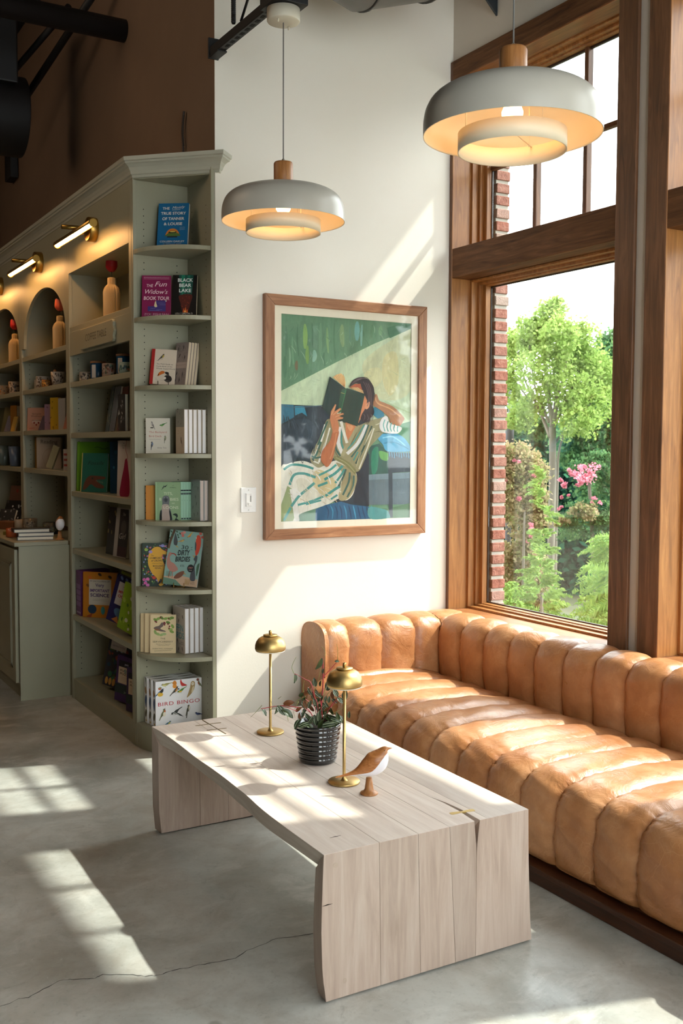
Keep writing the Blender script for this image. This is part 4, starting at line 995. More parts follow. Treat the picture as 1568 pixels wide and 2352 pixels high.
for _ in range(34):
    u, v = random.gauss(630, 110), random.uniform(720, 1000); v = max(v, 700 + abs(u - 630) * .9)
    leaf(u, v, random.uniform(48, 82), random.uniform(20, 160), random.choice([None, None, m_leafd, m_leafr]), random.uniform(-.05, .05))
MB().prism([(-.070, .13), (-.058, .13), (-.056, .185), (-.064, .19), (-.068, .186)], 'y', -.012, -.011).build('plant_tag', M('#e9e9ee', .4), pot)

# ================================================================ PENDANTS, STRUT, DUCTS
m_shade = M('#b4aea2', .34); m_shade_in = M('#e8d9bd', .5)
def pendant(x, y, z, label):
    t = thing('pendant_lamp', label, 'pendant lamp', (x, y, z), group='wide enamel pendant lamps')
    out = [(.0, .138), (.06, .138), (.11, .137), (.16, .131), (.20, .118), (.228, .098), (.243, .072), (.249, .045), (.25, .02), (.25, 0)]
    inn = [(.2475, .0), (.2475, .02), (.2465, .044), (.2405, .070), (.226, .095), (.198, .115), (.158, .128), (.11, .134), (.0, .135)]
    MB().lathe(smooth(out, False, 3), n=64).build('shade', m_shade, t); MB().lathe([(.25, 0), (.2475, 0)] + smooth(inn, False, 3), n=64).build('shade_lining', m_shade_in, t)
    MB().lathe([(.150, -.045), (.152, -.046), (.152, .007), (.150, .008), (.1485, .007), (.1485, -.045), (.150, -.045)], n=64).build('inner_ring', m_shade_in, t)
    sp_ = MB()
    for i in range(3):
        a = i * 2.094 + .5; sp_.tube([(.13 * math.cos(a), .13 * math.sin(a), .0), (.13 * math.cos(a), .13 * math.sin(a), .125)], .0016, 6); sp_.tube([(.0, .0, .012), (.15 * math.cos(a), .15 * math.sin(a), .004)], .0016, 6)
    sp_.build('spider', m_shade_in, t)
    MB().lathe([(0, .137), (.038, .137), (.039, .14), (.039, .232), (.036, .238), (.0, .238)], n=36).build('wood_neck', m_lampwood, t)
    MB().lathe([(.0, .238), (.006, .238), (.006, .250), (.0025, .254), (0, .254)], n=12).build('cord_grip', M('#8f8c84', .4, .5), t)
    MB().tube([(0, 0, .25), (0, 0, .80)], .0024, 8).build('cord', M('#6d6a66', .6), t)
    MB().lathe([(0, .79), (.02, .79), (.064, .792), (.0665, .796), (.0665, .842), (0, .842)], n=48).build('canopy', M('#cbc3b0', .5), t)
    for a in (0.6, 3.74): MB().lathe([(0, 0), (.004, 0), (.004, .012), (0, .012)], (.045 * math.cos(a), .045 * math.sin(a), .778), 10).build('canopy_screw', M('#cbc3b0', .5), t)
    MB().lathe([(0, .03), (.018, .034), (.029, .05), (.030, .064), (.022, .085), (.014, .10), (.013, .134), (0, .134)], n=24).build('bulb', M((1, .60, .27), .4, emit=10), t)
pendant(1.935, 3.80, 2.352 + .048, 'farther greige enamel pendant lamp over the table, before white wall')
pendant(1.900, 2.317, 2.320 + .045, 'nearer greige enamel pendant lamp hanging before the window')

st = thing('ceiling_channel', 'black perforated steel channel with junction box holding the farther pendant', 'metal channel', (1.958, YB, 3.30))
bx('channel', (-.020, -2.9, .0), (.020, -.012, .042), m_black, st, .003)
bx('wall_bracket', (-.026, -.012, -.01), (.026, -.0005, .085), m_black, st, .002)
bx('bracket_foot', (-.024, -.11, -.008), (.024, -.012, 0), m_black, st, .002)
hs = MB()
for i in range(14):
    y_ = -.17 - i * .052
    if i in (9, 10, 11): continue
    hs.box((-.008, y_ - .014, -.0012), (.008, y_ + .014, .0005))
hs.build('slots', M('#000000', .9), st)['kind'] = 'stuff'
bx('junction_box', (-.095, -.845, -.055), (.05, -.70, .022), m_black, st, .003)
MB().tube([(-.01, -.62, .26 + .1), (-.012, -.45, .15), (-.008, -.33, .05)], .006, 8).build('cable', m_black, st)
MB().tube([(-.02, -.70, .01), (-.02, -.90, .10), (-.01, -1.25, .13), (-.0, -1.6, .05)], .011, 10).build('conduit', m_black, st)
cn = MB()
for i in range(36): cn.lathe([(.0095, 0), (.0115, .003), (.0095, .006)], (-.03, -.30, .05 + i * .006 * 1.4), 10)
cn.tube([(-.03, -.30, .045), (-.03, -.30, .6)], .0085, 8)
cn.build('flexible_conduit', m_black, st)

dc = thing('spiral_duct', 'grey spiral ventilation duct crossing above the near pendant', 'duct', (2.43, 4.02, 3.675))
mb = MB(); A0, A1 = Vector((-.30, .02, .12)), Vector((.50, -.05, .16))
mb.tube([A0, (0, 0, -.0), A1], .245, 48); mb.build('duct', M('#6c6a66', .45, .5), dc)
for f_, bb in ((Vector((-.02, 0, 0)), 0), (Vector((.30, -.03, .096)), 0)):
    d_ = A1.normalized(); MB().tube([f_ - d_ * .006, f_ + d_ * .006], .252, 48).build('duct_seam', M('#55534f', .45, .5), dc)
tr = thing('truss_bracket', 'dark triangular steel bracket high beside the near pendant cord', 'bracket', (3.30, 4.2, 3.64))
MB().prism([(-.11, .15), (.075, .15), (.065, 0), (.055, -.005)], 'y', 0, .012).build('plate', M('#20262b', .5), tr, .001)

# dark ducts and joists over the left bookcases
pp = thing('roof_tube', 'black steel tube running level into the brown wall above the bookcases', 'beam', (XC - .003, 5.85, 3.853))
MB().tube([(0, 0, 0), (-3.6, 0, 0)], .062, 24).build('tube', m_black, pp)
j1 = thing('roof_brace', 'black diagonal steel brace below the level roof tube', 'beam', (1.70, 6.0, 3.9))
MB().tube([(.2, -.35, .32), (-.04, .98, -.04 - .13)], .022, 12).build('brace', m_black, j1)
j2 = thing('roof_brace', 'thinner black brace at the far left behind the level roof tube', 'beam', (1.6, 6.5, 3.9))
MB().tube([(.2, -.1, .25), (-.12, 1.3, -.12)], .02, 12).build('brace', m_black, j2)
dd = thing('air_duct', 'large round black air duct cut by the upper left photo edge', 'duct', (1.34, 6.86, 3.58))
MB().tube([(.28, 0, .0), (-2.6, .0, .0)], .245, 40).build('duct', m_black, dd, .004)
MB().box((.20, -.26, .13), (-2.4, .22, .62)).build('duct_box', m_black, dd, .01)
hb = thing('hanger', 'small black hanger bracket on the brown wall at the left edge', 'bracket', (1.90, 8.55, 3.60))
bx('hanger', (-.0, -.1, .0), (.06, .1, .32), m_black, hb, .004)
fc = thing('wall_conduit', 'twisted flexible conduit rising from behind crown moulding up the brown wall', 'cable', (1.952, 4.93, 2.86))
q = [(0, 0, -.01), (0, .002, .12), (.0, .012, .19), (0, .002, .25), (.0, -.012, .29)]
cn = MB(); sq = smooth(q, False, 14)
cn.tube(sq, [.0052 + .0018 * (i % 2) for i in range(len(sq))], 10); cn.build('conduit', M('#3a3029', .6, .3), fc)
MB().tube([(-.0, -.008, .12), (-.006, -.012, .17), (-.002, -.004, .21), (0, -.012, .27)], .0035, 8).build('loose_strap', M('#2b241f', .7), fc)
# ================================================================ BOOKS AND BOXES
ORD = ['first', 'second', 'third', 'fourth', 'fifth', 'sixth', 'seventh']
m_page = M('#e6ddca', .8); m_pagew = M('#eceaea', .75)
def book(label, x, y, z, th, w, h, t, col, cover=None, lean=0, tilt=0, spine=None, scol=None, page=None, soft=False, group=None, name='book', cat='book', back=None, rough=.35, box=False):
    dz = t * math.sin(R(lean)) + (w * math.sin(R(tilt)) if tilt > 0 else 0)
    T_ = thing(name, label, cat, (x, y, z + dz + .0006), 0, group, (R(-lean), R(tilt), R(th)))
    m = M(col, rough); b = .0022 if not soft else .0008; mb = MB()
    if box:
        mb.box((0, 0, 0), (w, t, h)); mb.build('carton', m, T_, .0012)
    else:
        mb.box((0, 0, 0), (w, b, h), m); mb.box((0, t - b, 0), (w, t, h), M(back or col, rough)); mb.box((0, b, 0), (b * 1.4, t - b, h), M(scol or col, rough))
        mb.build('cover', None, T_)
        i = .0028 if not soft else .0006
        bx('page_block', (b * 1.4, b, i), (w - i, t - b, h - i), page or m_page, T_)
        if not soft: MB().box((.0065, -.0003, .001), (.009, .0004, h - .001)).build('hinge_groove', M('#1b1a18', .8), T_) if False else None
    if cover:
        p = Print(w, h, -.0004); cover(p); p.build(T_)
    if spine:
        p = Print(t, h, 0, face=lambda X, Y, Z: (Y - .0004, t - X, Z)); spine(p); p.build(T_, 'spine_print')
    return T_
def c_tanner(p):
    for i in range(22):
        a = 2 * math.pi * i / 22; p.line([(.5 + .40 * math.cos(a), .34 + .26 * math.sin(a)), (.5 + .48 * math.cos(a), .34 + .33 * math.sin(a))], .0006, '#4a9cc8', False) if abs(math.sin(a)) > .35 and i % 2 == 0 and math.sin(a) < 0 else None
    W_ = '#d9d6cf'
    p.text('THE', .25, .14, .055, W_, bold=.02, fit=.23); p.text('Mostly', .66, .12, .058, W_, shear=.4, fit=.42, rot=4); p.line([(.45, .155), (.72, .145)], .0015, W_)
    p.text('TRUE STORY', .5, .255, .062, W_, bold=.02, fit=.82); p.text('OF TANNER', .5, .375, .062, W_, bold=.02, fit=.72); p.text('& LOUISE', .5, .49, .062, W_, bold=.02, fit=.6)
    pts = [(.5 + .23 * math.cos(math.pi * i / 20), .735 - .17 * math.sin(math.pi * i / 20)) for i in range(21)]
    p.poly(pts, '#c8742a'); p.poly([(.3, .70), (.4, .66), (.55, .655), (.7, .68), (.73, .735), (.27, .735)], '#4b6b2f', True); p.poly([(.36, .655), (.45, .62), (.6, .63), (.62, .66), (.4, .67)], '#2c3320', True); p.ell(.5, .635, .09, .012, '#d8c05a')
    p.rect(.33, .735, .66, .765, '#10202e'); p.text('COLLEEN OAKLEY', .5, .87, .038, W_, fit=.80, bold=.01)
    p.line([(.2, .905), (.4, .9), (.5, .915), (.8, .895)], .0008, '#c7c4bf'); [p.line([(.72, .54 + i * .02), (.9, .535 + i * .02)], .0006, '#b9c6d0') for i in range(4)]
def c_widow(p):
    W_ = '#e3c9cf'; [p.line([(.06, .04 + i * .022), (.94, .04 + i * .022)], .0009, '#c493ab') for i in range(3)]
    p.text('THE', .27, .28, .075, W_, shear=.15, fit=.22); p.text('Fun', .65, .26, .12, W_, shear=.35, fit=.42); p.text("Widow's", .5, .44, .11, W_, shear=.35, fit=.78); p.text('BOOK TOUR', .5, .585, .085, W_, shear=.15, fit=.88, bold=.01)
    p.rect(.48, .6, .82, .74, '#3a2468'); p.rect(.2, .74, .82, .86, '#33226a'); [p.line([(x0, y0), (x1, y0)], .0007, '#8a86b8') for x0, x1, y0 in ((.3, .46, .79), (.5, .7, .82), (.55, .8, .66), (.25, .6, .84), (.6, .82, .70))]
    p.poly([(.42, .73), (.45, .64), (.48, .6), (.5, .68), (.53, .74), (.5, .76), (.45, .76)], '#d8c49a'); p.ell(.83, .61, .02, .018, '#cdd0c8')
    p.text('ZOE FISHMAN', .5, .955, .05, '#cf9fb4', fit=.84)
def c_bear(p):
    p.poly([(.25, 0), (.85, 0), (.8, .5), (.3, .5)], '#0f4a40'); p.poly([(.35, 0), (.5, 0), (.48, .45), (.38, .48)], '#1e7a60'); p.poly([(.6, 0), (.72, 0), (.72, .42), (.62, .46)], '#17634f')
    for i in range(16): x = .15 + i * .048; p.poly([(x - .02, .52), (x, .38 + .05 * ((i * 7) % 3)), (x + .02, .52)], '#0a1512')
    p.poly([(.28, .5), (.8, .48), (.74, .7), (.66, .86), (.42, .86), (.36, .7)], '#4d1a10', True)
    for i in range(30): a = random.random(); b_ = random.random(); p.ell(.36 + a * .34, .52 + b_ * .3, .012, .008, random.choice(['#8f3517', '#b4481d', '#5c2110', '#2c0f0a']))
    p.poly([(.44, .9), (.48, .8), (.52, .86), (.56, .76), (.6, .86), (.64, .82), (.66, .91)], '#c4571c'); p.poly([(.5, .9), (.54, .84), (.58, .9)], '#e6b25a')
    for i, s_ in enumerate(('BLACK', 'BEAR', 'LAKE')): p.text(s_, .52, .165 + i * .125, .083, '#dfe5e2', bold=.02, fit=(.62, .5, .5)[i])
    p.text('LESLIE LIAUTAUD', .5, .945, .04, '#d0cbc0', fit=.72)
def c_guide(p):
    p.rect(0, 0, .13, 1, '#a01c18'); p.bird(.42, .22, .23, '#4a4640', '#b7a23c', flip=1, a=-42); p.line([(.2, .33), (.45, .29)], .0008, '#6a6158')
    for i, (s_, f_) in enumerate((('The Field Guide to', .66), ('Dumb Birds of the', .64), ('Whole Stupid World', .76))): p.text(s_, .22, .44 + i * .065, .038, '#4a4440', 'l', fit=f_)
    p.ell(.72, .83, .17, .1, '#221b18', 25); p.ell(.67, .68, .09, .035, '#26201c', 30); p.poly([(.3, .77), (.34, .68), (.45, .62), (.56, .63), (.57, .68), (.45, .72), (.35, .76)], '#c66a25', True); p.poly([(.3, .77), (.33, .7), (.36, .73)], '#2a1c15'); p.line([(.62, .66), (.72, .66), (.74, .75)], .004, '#2a211d')
    p.ell(.6, .82, .05, .04, '#d8cfc0'); p.line([(.4, .88), (.8, .9)], .001, '#9a9184'); p.text('Matt', .22, .84, .018, '#8c8478', 'l'); p.text('Kracht', .22, .88, .018, '#8c8478', 'l')
def c_grey(p):
    for _ in range(90): p.line([(random.random(), random.random() * .96 + .02)] * 1 + [(min(.99, random.random()), random.random() * .3 + .3)] if False else [(a_ := random.random() * .9 + .03, b_ := random.random() * .9 + .03), (a_ + random.uniform(-.06, .06), b_ + random.uniform(.02, .07))], .0012, random.choice(['#4a4142', '#3b3435', '#877c7a']), False)
    for (x_, y_, a_) in ((.25, .15, -70), (.65, .12, -80), (.4, .3, -60), (.75, .75, -80), (.3, .72, -60), (.55, .88, -70), (.2, .9, -50), (.8, .35, -75)): p.bird(x_, y_, .17, '#2a2425', '#4b4344', a=a_, legs=False)
    p.rect(0, .46, 1, .6, '#a5948b'); p.line([(.02, .53), (.98, .52)], .0008, '#6b5c56')
def c_deck(p):
    p.bird(.28, .19, .22, '#7d7671', '#b8b0a8', flip=-1, a=-58); p.bird(.70, .19, .2, '#3f7a30', '#5f9440', flip=-1, a=30); p.rect(.2, .255, .32, .29, '#4a423a')
    p.text('The Backyard', .14, .42, .052, '#b0503f', 'l', fit=.72); p.text('Bird Deck', .14, .535, .052, '#b0503f', 'l', fit=.52); p.line([(.14, .595), (.62, .595)], .0008, '#8d857b'); p.line([(.14, .615), (.62, .615)], .0005, '#a39b90')
    p.bird(.8, .58, .2, '#6d6f55', '#9b9a72', flip=1, a=-75); p.bird(.26, .76, .22, '#3c4450', '#6d7fa0', flip=1, a=-75); p.text('Amy Tan', .47, .86, .045, '#6f665e', 'l', fit=.38)
def c_white(p):
    p.rect(0, 0, 1, .40, '#8f8a7e'); p.rect(0, .40, 1, 1, '#c7b398')
    for (a_, b_) in ((.2, .05), (.5, .1), (.75, .2), (.3, .28), (.62, .33)): p.bird(a_, b_, .08, '#3b352f', '#4b443b', a=-50, legs=False)
    p.text('FIELD', .3, .5, .026, '#a87b62'); p.text('NOTES', .3, .56, .026, '#a87b62'); [p.line([(.1, .62 + i * .045), (.45, .62 + i * .045)], .0005, '#a59782') for i in range(7)]
    p.bird(.66, .72, .3, '#6d5338', '#8f6d45', flip=-1, a=-62)
def c_yellow(p):
    p.rect(0, 0, .22, 1, '#c67d12'); p.line([(.24, .0), (.24, 1)], .001, '#8c560c'); p.text('AN ILL', .52, .19, .05, '#a8391c', 'l', fit=.4); p.text('FIELD', .7, .27, .045, '#a8391c', 'l'); p.text('Birds', .5, .57, .2, '#b02a1c', 'l', shear=.25, fit=.62, bold=.02)
    p.line([(.35, .88), (.5, .78), (.7, .74), (.85, .8)], .0012, '#9c5a10'); p.line([(.4, .93), (.7, .85), (.9, .9)], .0012, '#9c5a10')
def c_tits(p):
    W_ = '#d9e2c8'; D_ = '#20302f'
    p.rect(0, 0, .09, 1, '#9ab98f'); p.line([(.1, 0), (.1, 1)], .0008, '#4f6f4c'); p.bird(.33, .14, .13, D_, '#a9b5a6', flip=1, a=-50, legs=False); p.poly([(.3, .14), (.5, .06), (.42, .13)], D_)
    p.text('LIZ', .72, .1, .022, '#47654a'); p.text('NOBBALL', .72, .155, .03, '#3e5a44', fit=.26)
    p.poly([(.28, .44), (.34, .37), (.45, .355), (.54, .38), (.57, .45), (.56, .6), (.62, .75), (.66, .9), (.66, 1), (.2, 1), (.2, .88), (.24, .75), (.28, .6)], '#6b6f72', True); p.poly([(.28, .6), (.54, .6), (.55, .8), (.57, 1), (.26, 1), (.27, .8)], '#b3a197', True); p.poly([(.2, .76), (.24, .74), (.26, .9), (.25, 1), (.18, 1), (.17, .88)], '#151a1d', True); p.poly([(.56, .74), (.6, .76), (.66, .9), (.65, 1), (.6, 1), (.58, .85)], '#151a1d', True)
    p.ell(.42, .46, .09, .06, '#4c5257'); p.ell(.36, .41, .025, .016, '#8b9296'); p.ell(.48, .41, .025, .016, '#8b9296'); p.poly([(.4, .44), (.46, .44), (.43, .55)], '#31363b'); p.text('TITS,', .52, .335, .075, W_, fit=.36); p.text('B', .17, .485, .075, W_, 'l'); p.text('BIES', .6, .485, .075, W_, 'l', fit=.34); p.text('AND', .72, .565, .028, W_); p.text('LOONS', .63, .70, .075, W_, fit=.6)
    [p.line([(.33, .79 + i * .04), (.5, .79 + i * .04)], .0007, '#8b7f78') for i in range(5)]; p.poly([(.7, .85), (.8, .82), (.88, .84), (.9, .9), (.85, .95), (.95, 1), (.78, 1), (.84, .92), (.8, .88)], D_, True)
def s_tits(p): p.poly([(0, .2), (1, .2), (1, .24), (0, .24)], '#20302f'); p.poly([(0, .28), (1, .28), (1, .33), (0, .33)], '#3b4d48'); p.text('I', .5, .5, .04, '#4f6f4c'); p.rect(.1, .94, .9, .98, '#2c3f3a')
def c_gray2(p):
    for (a_, b_, f_) in ((.15, .13, 1), (.5, .42, -1), (.2, .68, 1), (.6, .58, 1), (.35, .86, -1), (.75, .82, 1), (.8, .2, 1)): p.bird(a_, b_, .13, '#2b2f33', '#3c4044', flip=f_, a=-70)
    p.line([(.35, .18), (.75, .17)], .0009, '#4b5054')
def c_crows(p):
    p.rect(0, 0, 1, 1, '#1d3022'); cl = ['#7a86b8', '#8a9b3c', '#c04a3f', '#3f6b35', '#8a76b0', '#b56a8a', '#4e7d3c', '#a83a30', '#2f5a34', '#6d8f3f']
    for _ in range(150): p.ell(random.random() * .94 + .03, random.random() * .95 + .02, random.uniform(.015, .045), random.uniform(.008, .026), random.choice(cl), random.uniform(0, 180), 8)
    p.poly([(.28, .2), (.42, .1), (.6, .09), (.72, .16), (.86, .2), (.9, .26), (.7, .27), (.72, .4), (.8, .55), (.82, .75), (.75, .95), (.6, .98), (.5, .8), (.35, .7), (.22, .5), (.22, .32)], '#cf9a24', True)
    D_ = '#2a2412'; p.text('The', .36, .3, .035, D_, shear=.3); p.text('COMFORT', .48, .365, .045, D_, shear=.3, fit=.42, bold=.02); p.text('of CROWS', .52, .425, .045, D_, shear=.3, fit=.4, bold=.02); p.text('A Backyard Year', .52, .475, .022, D_, shear=.3, fit=.36); p.text('MARGARET', .56, .545, .036, D_, fit=.36, bold=.01); p.text('RENKL', .56, .595, .036, D_, fit=.22, bold=.01)
    for (a_, b_, c_) in ((.12, .92, '#c8559a'), (.2, .83, '#d06aa5'), (.42, .8, '#c03a26'), (.08, .84, '#b84a88'), (.2, .97, '#c76aa8'), (.15, .15, '#8fae4a'), (.3, .2, '#9a8ac0'), (.72, .06, '#8d8ac8')):
        for i in range(6): p.ell(a_ + .04 * math.cos(i), b_ + .02 * math.sin(i), .028, .017, c_, i * 60, 8)
    p.bird(.62, .9, .2, '#191512', '#241c16', flip=1, a=-50)
def c_dirty(p):
    p.rect(0, 0, 1, 1, '#82a39a'); p.poly([(0, .86), (.3, .84), (.5, .82), (1, .86), (1, 1), (0, 1)], '#b99b80'); p.poly([(0, .88), (.35, .9), (.55, 1), (0, 1)], '#5e7d6a'); p.line([(.13, 0), (.05, .2), (.02, .35)], .012, '#5b4230')
    for (a_, b_) in ((.04, .04), (.07, .1), (.02, .16), (.2, .03), (.24, .09), (.3, .06), (.27, .13)): p.ell(a_, b_, .035, .012, '#34523a', 50, 8)
    for (a_, b_, c_) in ((.36, .05, '#cc7a70'), (.42, .03, '#d18c7e'), (.39, .09, '#c46a62'), (.9, .02, '#c85a48'), (.97, .08, '#b9503e')): p.ell(a_, b_, .045, .026, c_, 30, 10)
    p.poly([(.16, .06), (.2, .1), (.26, .2), (.25, .28), (.17, .27), (.14, .2)], '#4c5152', True); p.poly([(.25, .28), (.33, .33), (.23, .3)], '#b89a4a')
    p.bird(.38, .19, .13, '#b98a4a', '#c6b05a', flip=1, a=-15); p.bird(.6, .07, .15, '#c9a040', '#b85a40', flip=-1, a=60, legs=False)
    p.poly([(.8, .07), (.86, .05), (.92, .09), (.95, .2), (.94, .3), (.9, .4), (.84, .42), (.8, .3), (.79, .2)], '#c6452c', True); p.poly([(.78, .18), (.82, .22), (.83, .34), (.79, .3)], '#3d4a4c', True); p.poly([(.77, .1), (.8, .09), (.8, .13)], '#d8c8b0')
    p.poly([(.03, .5), (.06, .43), (.12, .42), (.14, .46), (.1, .5), (.14, .58), (.26, .62), (.38, .7), (.36, .74), (.24, .77), (.1, .72), (.03, .62)], '#a9796c', True); p.line([(.13, .44), (.22, .44), (.28, .47)], .005, '#a23a2c')
    p.line([(.16, .75), (.14, .88)], .003, '#a05a4c'); p.line([(.24, .76), (.25, .88)], .003, '#a05a4c'); p.poly([(.3, .88), (.36, .8), (.5, .74), (.58, .74), (.56, .8), (.45, .87)], '#6f4634', True); p.poly([(.57, .75), (.66, .8), (.57, .78)], '#a98a4a')
    p.poly([(.8, .5), (.84, .43), (.9, .44), (.9, .54), (.86, .62), (.9, .75), (.92, .88), (.78, .88), (.77, .75), (.82, .62), (.85, .54)], '#43474b', True); p.poly([(.82, .47), (.74, .42), (.83, .44)], '#a98a4a')
    D_ = '#15181a'; p.text('30', .5, .335, .075, D_, fit=.21); p.text('DIRTY', .5, .445, .095, D_, shear=.18, fit=.35, bold=.03, rot=6); p.text('BIRDIES', .49, .56, .09, D_, shear=.18, fit=.44, bold=.03, rot=6)
    for a_, b_, c_, d_ in ((.3, .4, .34, .42), (.3, .44, .34, .45), (.68, .3, .72, .28), (.68, .33, .73, .33), (.46, .62, .45, .66), (.53, .62, .55, .66), (.5, .62, .5, .66)): p.line([(a_, b_), (c_, d_)], .0018, D_)
    p.ell(.75, .67, .1, .072, '#141618'); p.text('DIRT', .75, .675, .032, '#c98a7e', shear=.2, fit=.13); p.text('Activity', .75, .71, .015, '#c9b7a8'); p.text('30 ART', .86, .925, .02, '#3b3028'); p.text('PRINTS', .86, .955, .02, '#3b3028')
    for i in range(4): p.line([(.1 + i * .03, .86), (.08 + i * .045, .76)], .002, '#3d5a3c'); p.line([(.66 + i * .03, .97), (.64 + i * .045, .87)], .0028, '#9a7a34')
    p.poly([(.92, .62), (.99, .56), (.98, .72), (.94, .8)], '#3b5a42', True)
def c_service(p):
    for (a_, b_, c_, d_) in ((.2, .13, '#6d8a3a', 30), (.32, .1, '#7f9a48', -20), (.45, .08, '#5f7a34', 40), (.6, .1, '#7d9a4a', -10), (.75, .1, '#87a04e', 30), (.85, .08, '#6b8a3c', 0), (.7, .2, '#5c7a30', 20), (.8, .38, '#8ea65a', 0), (.88, .3, '#7f9a48', 60), (.3, .5, '#93aa66', 20), (.45, .52, '#9ab070', -20), (.2, .45, '#8aa05c', 70), (.55, .5, '#a0b47a', 0), (.85, .44, '#7b9444', 20)): p.ell(a_, b_, .09, .035, c_, d_, 12)
    for (a_, b_) in ((.2, .17), (.24, .19), (.55, .2), (.58, .22), (.52, .23), (.56, .26), (.73, .1), (.76, .3), (.74, .35), (.4, .07), (.7, .24)): p.ell(a_, b_, .035, .022, '#6d1f26', 0, 10)
    p.poly([(.13, .35), (.2, .31), (.35, .28), (.45, .2), (.52, .22), (.5, .3), (.4, .36), (.6, .42), (.58, .44), (.35, .42), (.2, .37)], '#6b5b55', True); p.poly([(.15, .36), (.3, .37), (.4, .4), (.25, .41)], '#8b5a3a', True)
    D_ = '#4f4334'; p.text('THE', .5, .64, .045, D_, fit=.2); p.text('SERVICEBERRY', .5, .72, .045, D_, fit=.8); p.text('Abundance and Reciprocity', .52, .765, .02, '#6a5a46', fit=.58, bold=.01); p.text('in the Natural World', .52, .80, .02, '#6a5a46', fit=.44, bold=.01); p.text('ROBIN WALL KIMMERER', .5, .895, .03, '#6e5f48', fit=.8); p.line([(.16, .94), (.84, .92)], .0018, '#8a7a5e')
def c_effin(p):
    T_ = '#3f8a95'; p.text('EFFIN', .5, .52, .15, T_, fit=.72, bold=.01); p.text('BIRDS', .5, .68, .14, T_, fit=.84, bold=.01); D_ = '#3c3431'
    for (a_, b_, s_) in ((.15, .2, 1), (.82, .2, -1), (.5, .3, 1), (.15, .85, 1), (.5, .92, 1), (.8, .9, -1), (.4, .74, -1)): p.bird(a_, b_, .14, D_, '#6a4a3a', flip=s_, a=-65)
    [p.line([(.4, .14 + i * .025), (.65, .14 + i * .025)], .0009, '#6a625c') for i in range(3)]; p.text('AARON', .78, .77, .03, '#5a5450'); p.text('REYNOLDS', .76, .81, .03, '#5a5450', fit=.4)
def c_bingo(p):
    p.bird(.22, .08, .15, '#a09a60', '#d6d08a', flip=-1, a=15); p.bird(.42, .23, .16, '#38332f', '#d08a2c', a=-38); p.ell(.41, .13, .045, .05, '#d98a25', -30); p.poly([(.36, .06), (.4, .01), (.44, .03), (.45, .09), (.39, .1)], '#c77a20', True); [p.line([(.3 + i * .02, .27 - i * .02), (.34 + i * .02, .29 - i * .02)], .0018, '#f0ede4') for i in range(4)]
    p.poly([(.53, .02), (.55, -.0 + .005), (.57, .06), (.62, .1), (.68, .14), (.6, .15), (.55, .13), (.53, .07)], '#c02f28', True); p.line([(.57, .14), (.56, .18)], .001, '#a08060')
    p.bird(.1, .24, .16, '#3d6b94', '#d4852a', flip=1, a=-30); p.ell(.1, .28, .06, .045, '#e0b43a'); p.ell(.13, .21, .03, .045, '#2c2a28', 40); p.ell(.09, .15, .035, .03, '#b65a3c'); p.ell(.1, .13, .03, .015, '#8f9a6a')
    p.bird(.55, .24, .14, '#4e8a3c', '#e0b63a', flip=-1, a=35); p.ell(.49, .2, .025, .015, '#27506b', 20)
    p.poly([(.76, .09), (.8, .06), (.84, .08), (.85, .14), (.83, .24), (.78, .32), (.72, .38), (.67, .41), (.7, .32), (.74, .2)], '#a5895a', True); p.ell(.8, .12, .03, .035, '#e8dfcc'); p.ell(.79, .12, .005, .008, '#222222'); p.ell(.81, .12, .005, .008, '#222222'); p.poly([(.8, .18), (.83, .2), (.8, .3), (.77, .3)], '#d8c8a4', True)
    p.bird(.95, .14, .12, '#6b7050', '#a04a30', flip=-1, a=-50); p.ell(.91, .04, .03, .03, '#7a3d2e')
    p.text('BIRD BINGO', .5, .535, .085, '#b8243a', fit=.90, sp=1.12)
    p.bird(.16, .7, .17, '#6b6f4c', '#c8622c', a=-55); p.ell(.185, .72, .03, .05, '#e6dfcc'); p.bird(.43, .7, .17, '#23292c', '#d8d9d6', flip=-1, a=38); p.poly([(.4, .68), (.52, .75), (.6, .82), (.5, .78), (.38, .72)], '#20272a'); [p.line([(.37 + i * .03, .69 + i * .02), (.44 + i * .03, .73 + i * .02)], .0014, '#e8e8e2') for i in range(3)]
    p.bird(.7, .67, .15, '#4e4c38', '#e3dcc6', flip=1, a=-65); p.line([(.68, .72), (.66, .86)], .004, '#3d3c2c'); p.bird(.92, .8, .12, '#31406b', '#41548a', flip=-1, a=-10); p.bird(.26, .93, .12, '#4f7f9a', '#d8c83c', flip=1, a=-20)
def side_bingo(p):
    p.poly([(.3, 0), (.6, .02), (.55, .2), (.4, .1)], '#2d3b30', True); p.poly([(.2, .24), (.5, .2), (.8, .3), (.6, .36), (.3, .34)], '#9a6a34', True); p.poly([(.2, .5), (.5, .38), (.85, .42), (.8, .55), (.6, .66), (.4, .62)], '#25477d', True); p.poly([(.2, .8), (.5, .7), (.9, .74), (.6, .86), (.3, .86)], '#57503f', True); p.ell(.6, .94, .2, .02, '#c6a43a')
def top_bingo(p):
    p.poly([(.05, .5), (.25, .3), (.5, .5), (.3, .65)], '#3a3b33', True); p.poly([(.6, .5), (.75, .3), (.95, .4), (.8, .62)], '#4a4234', True)

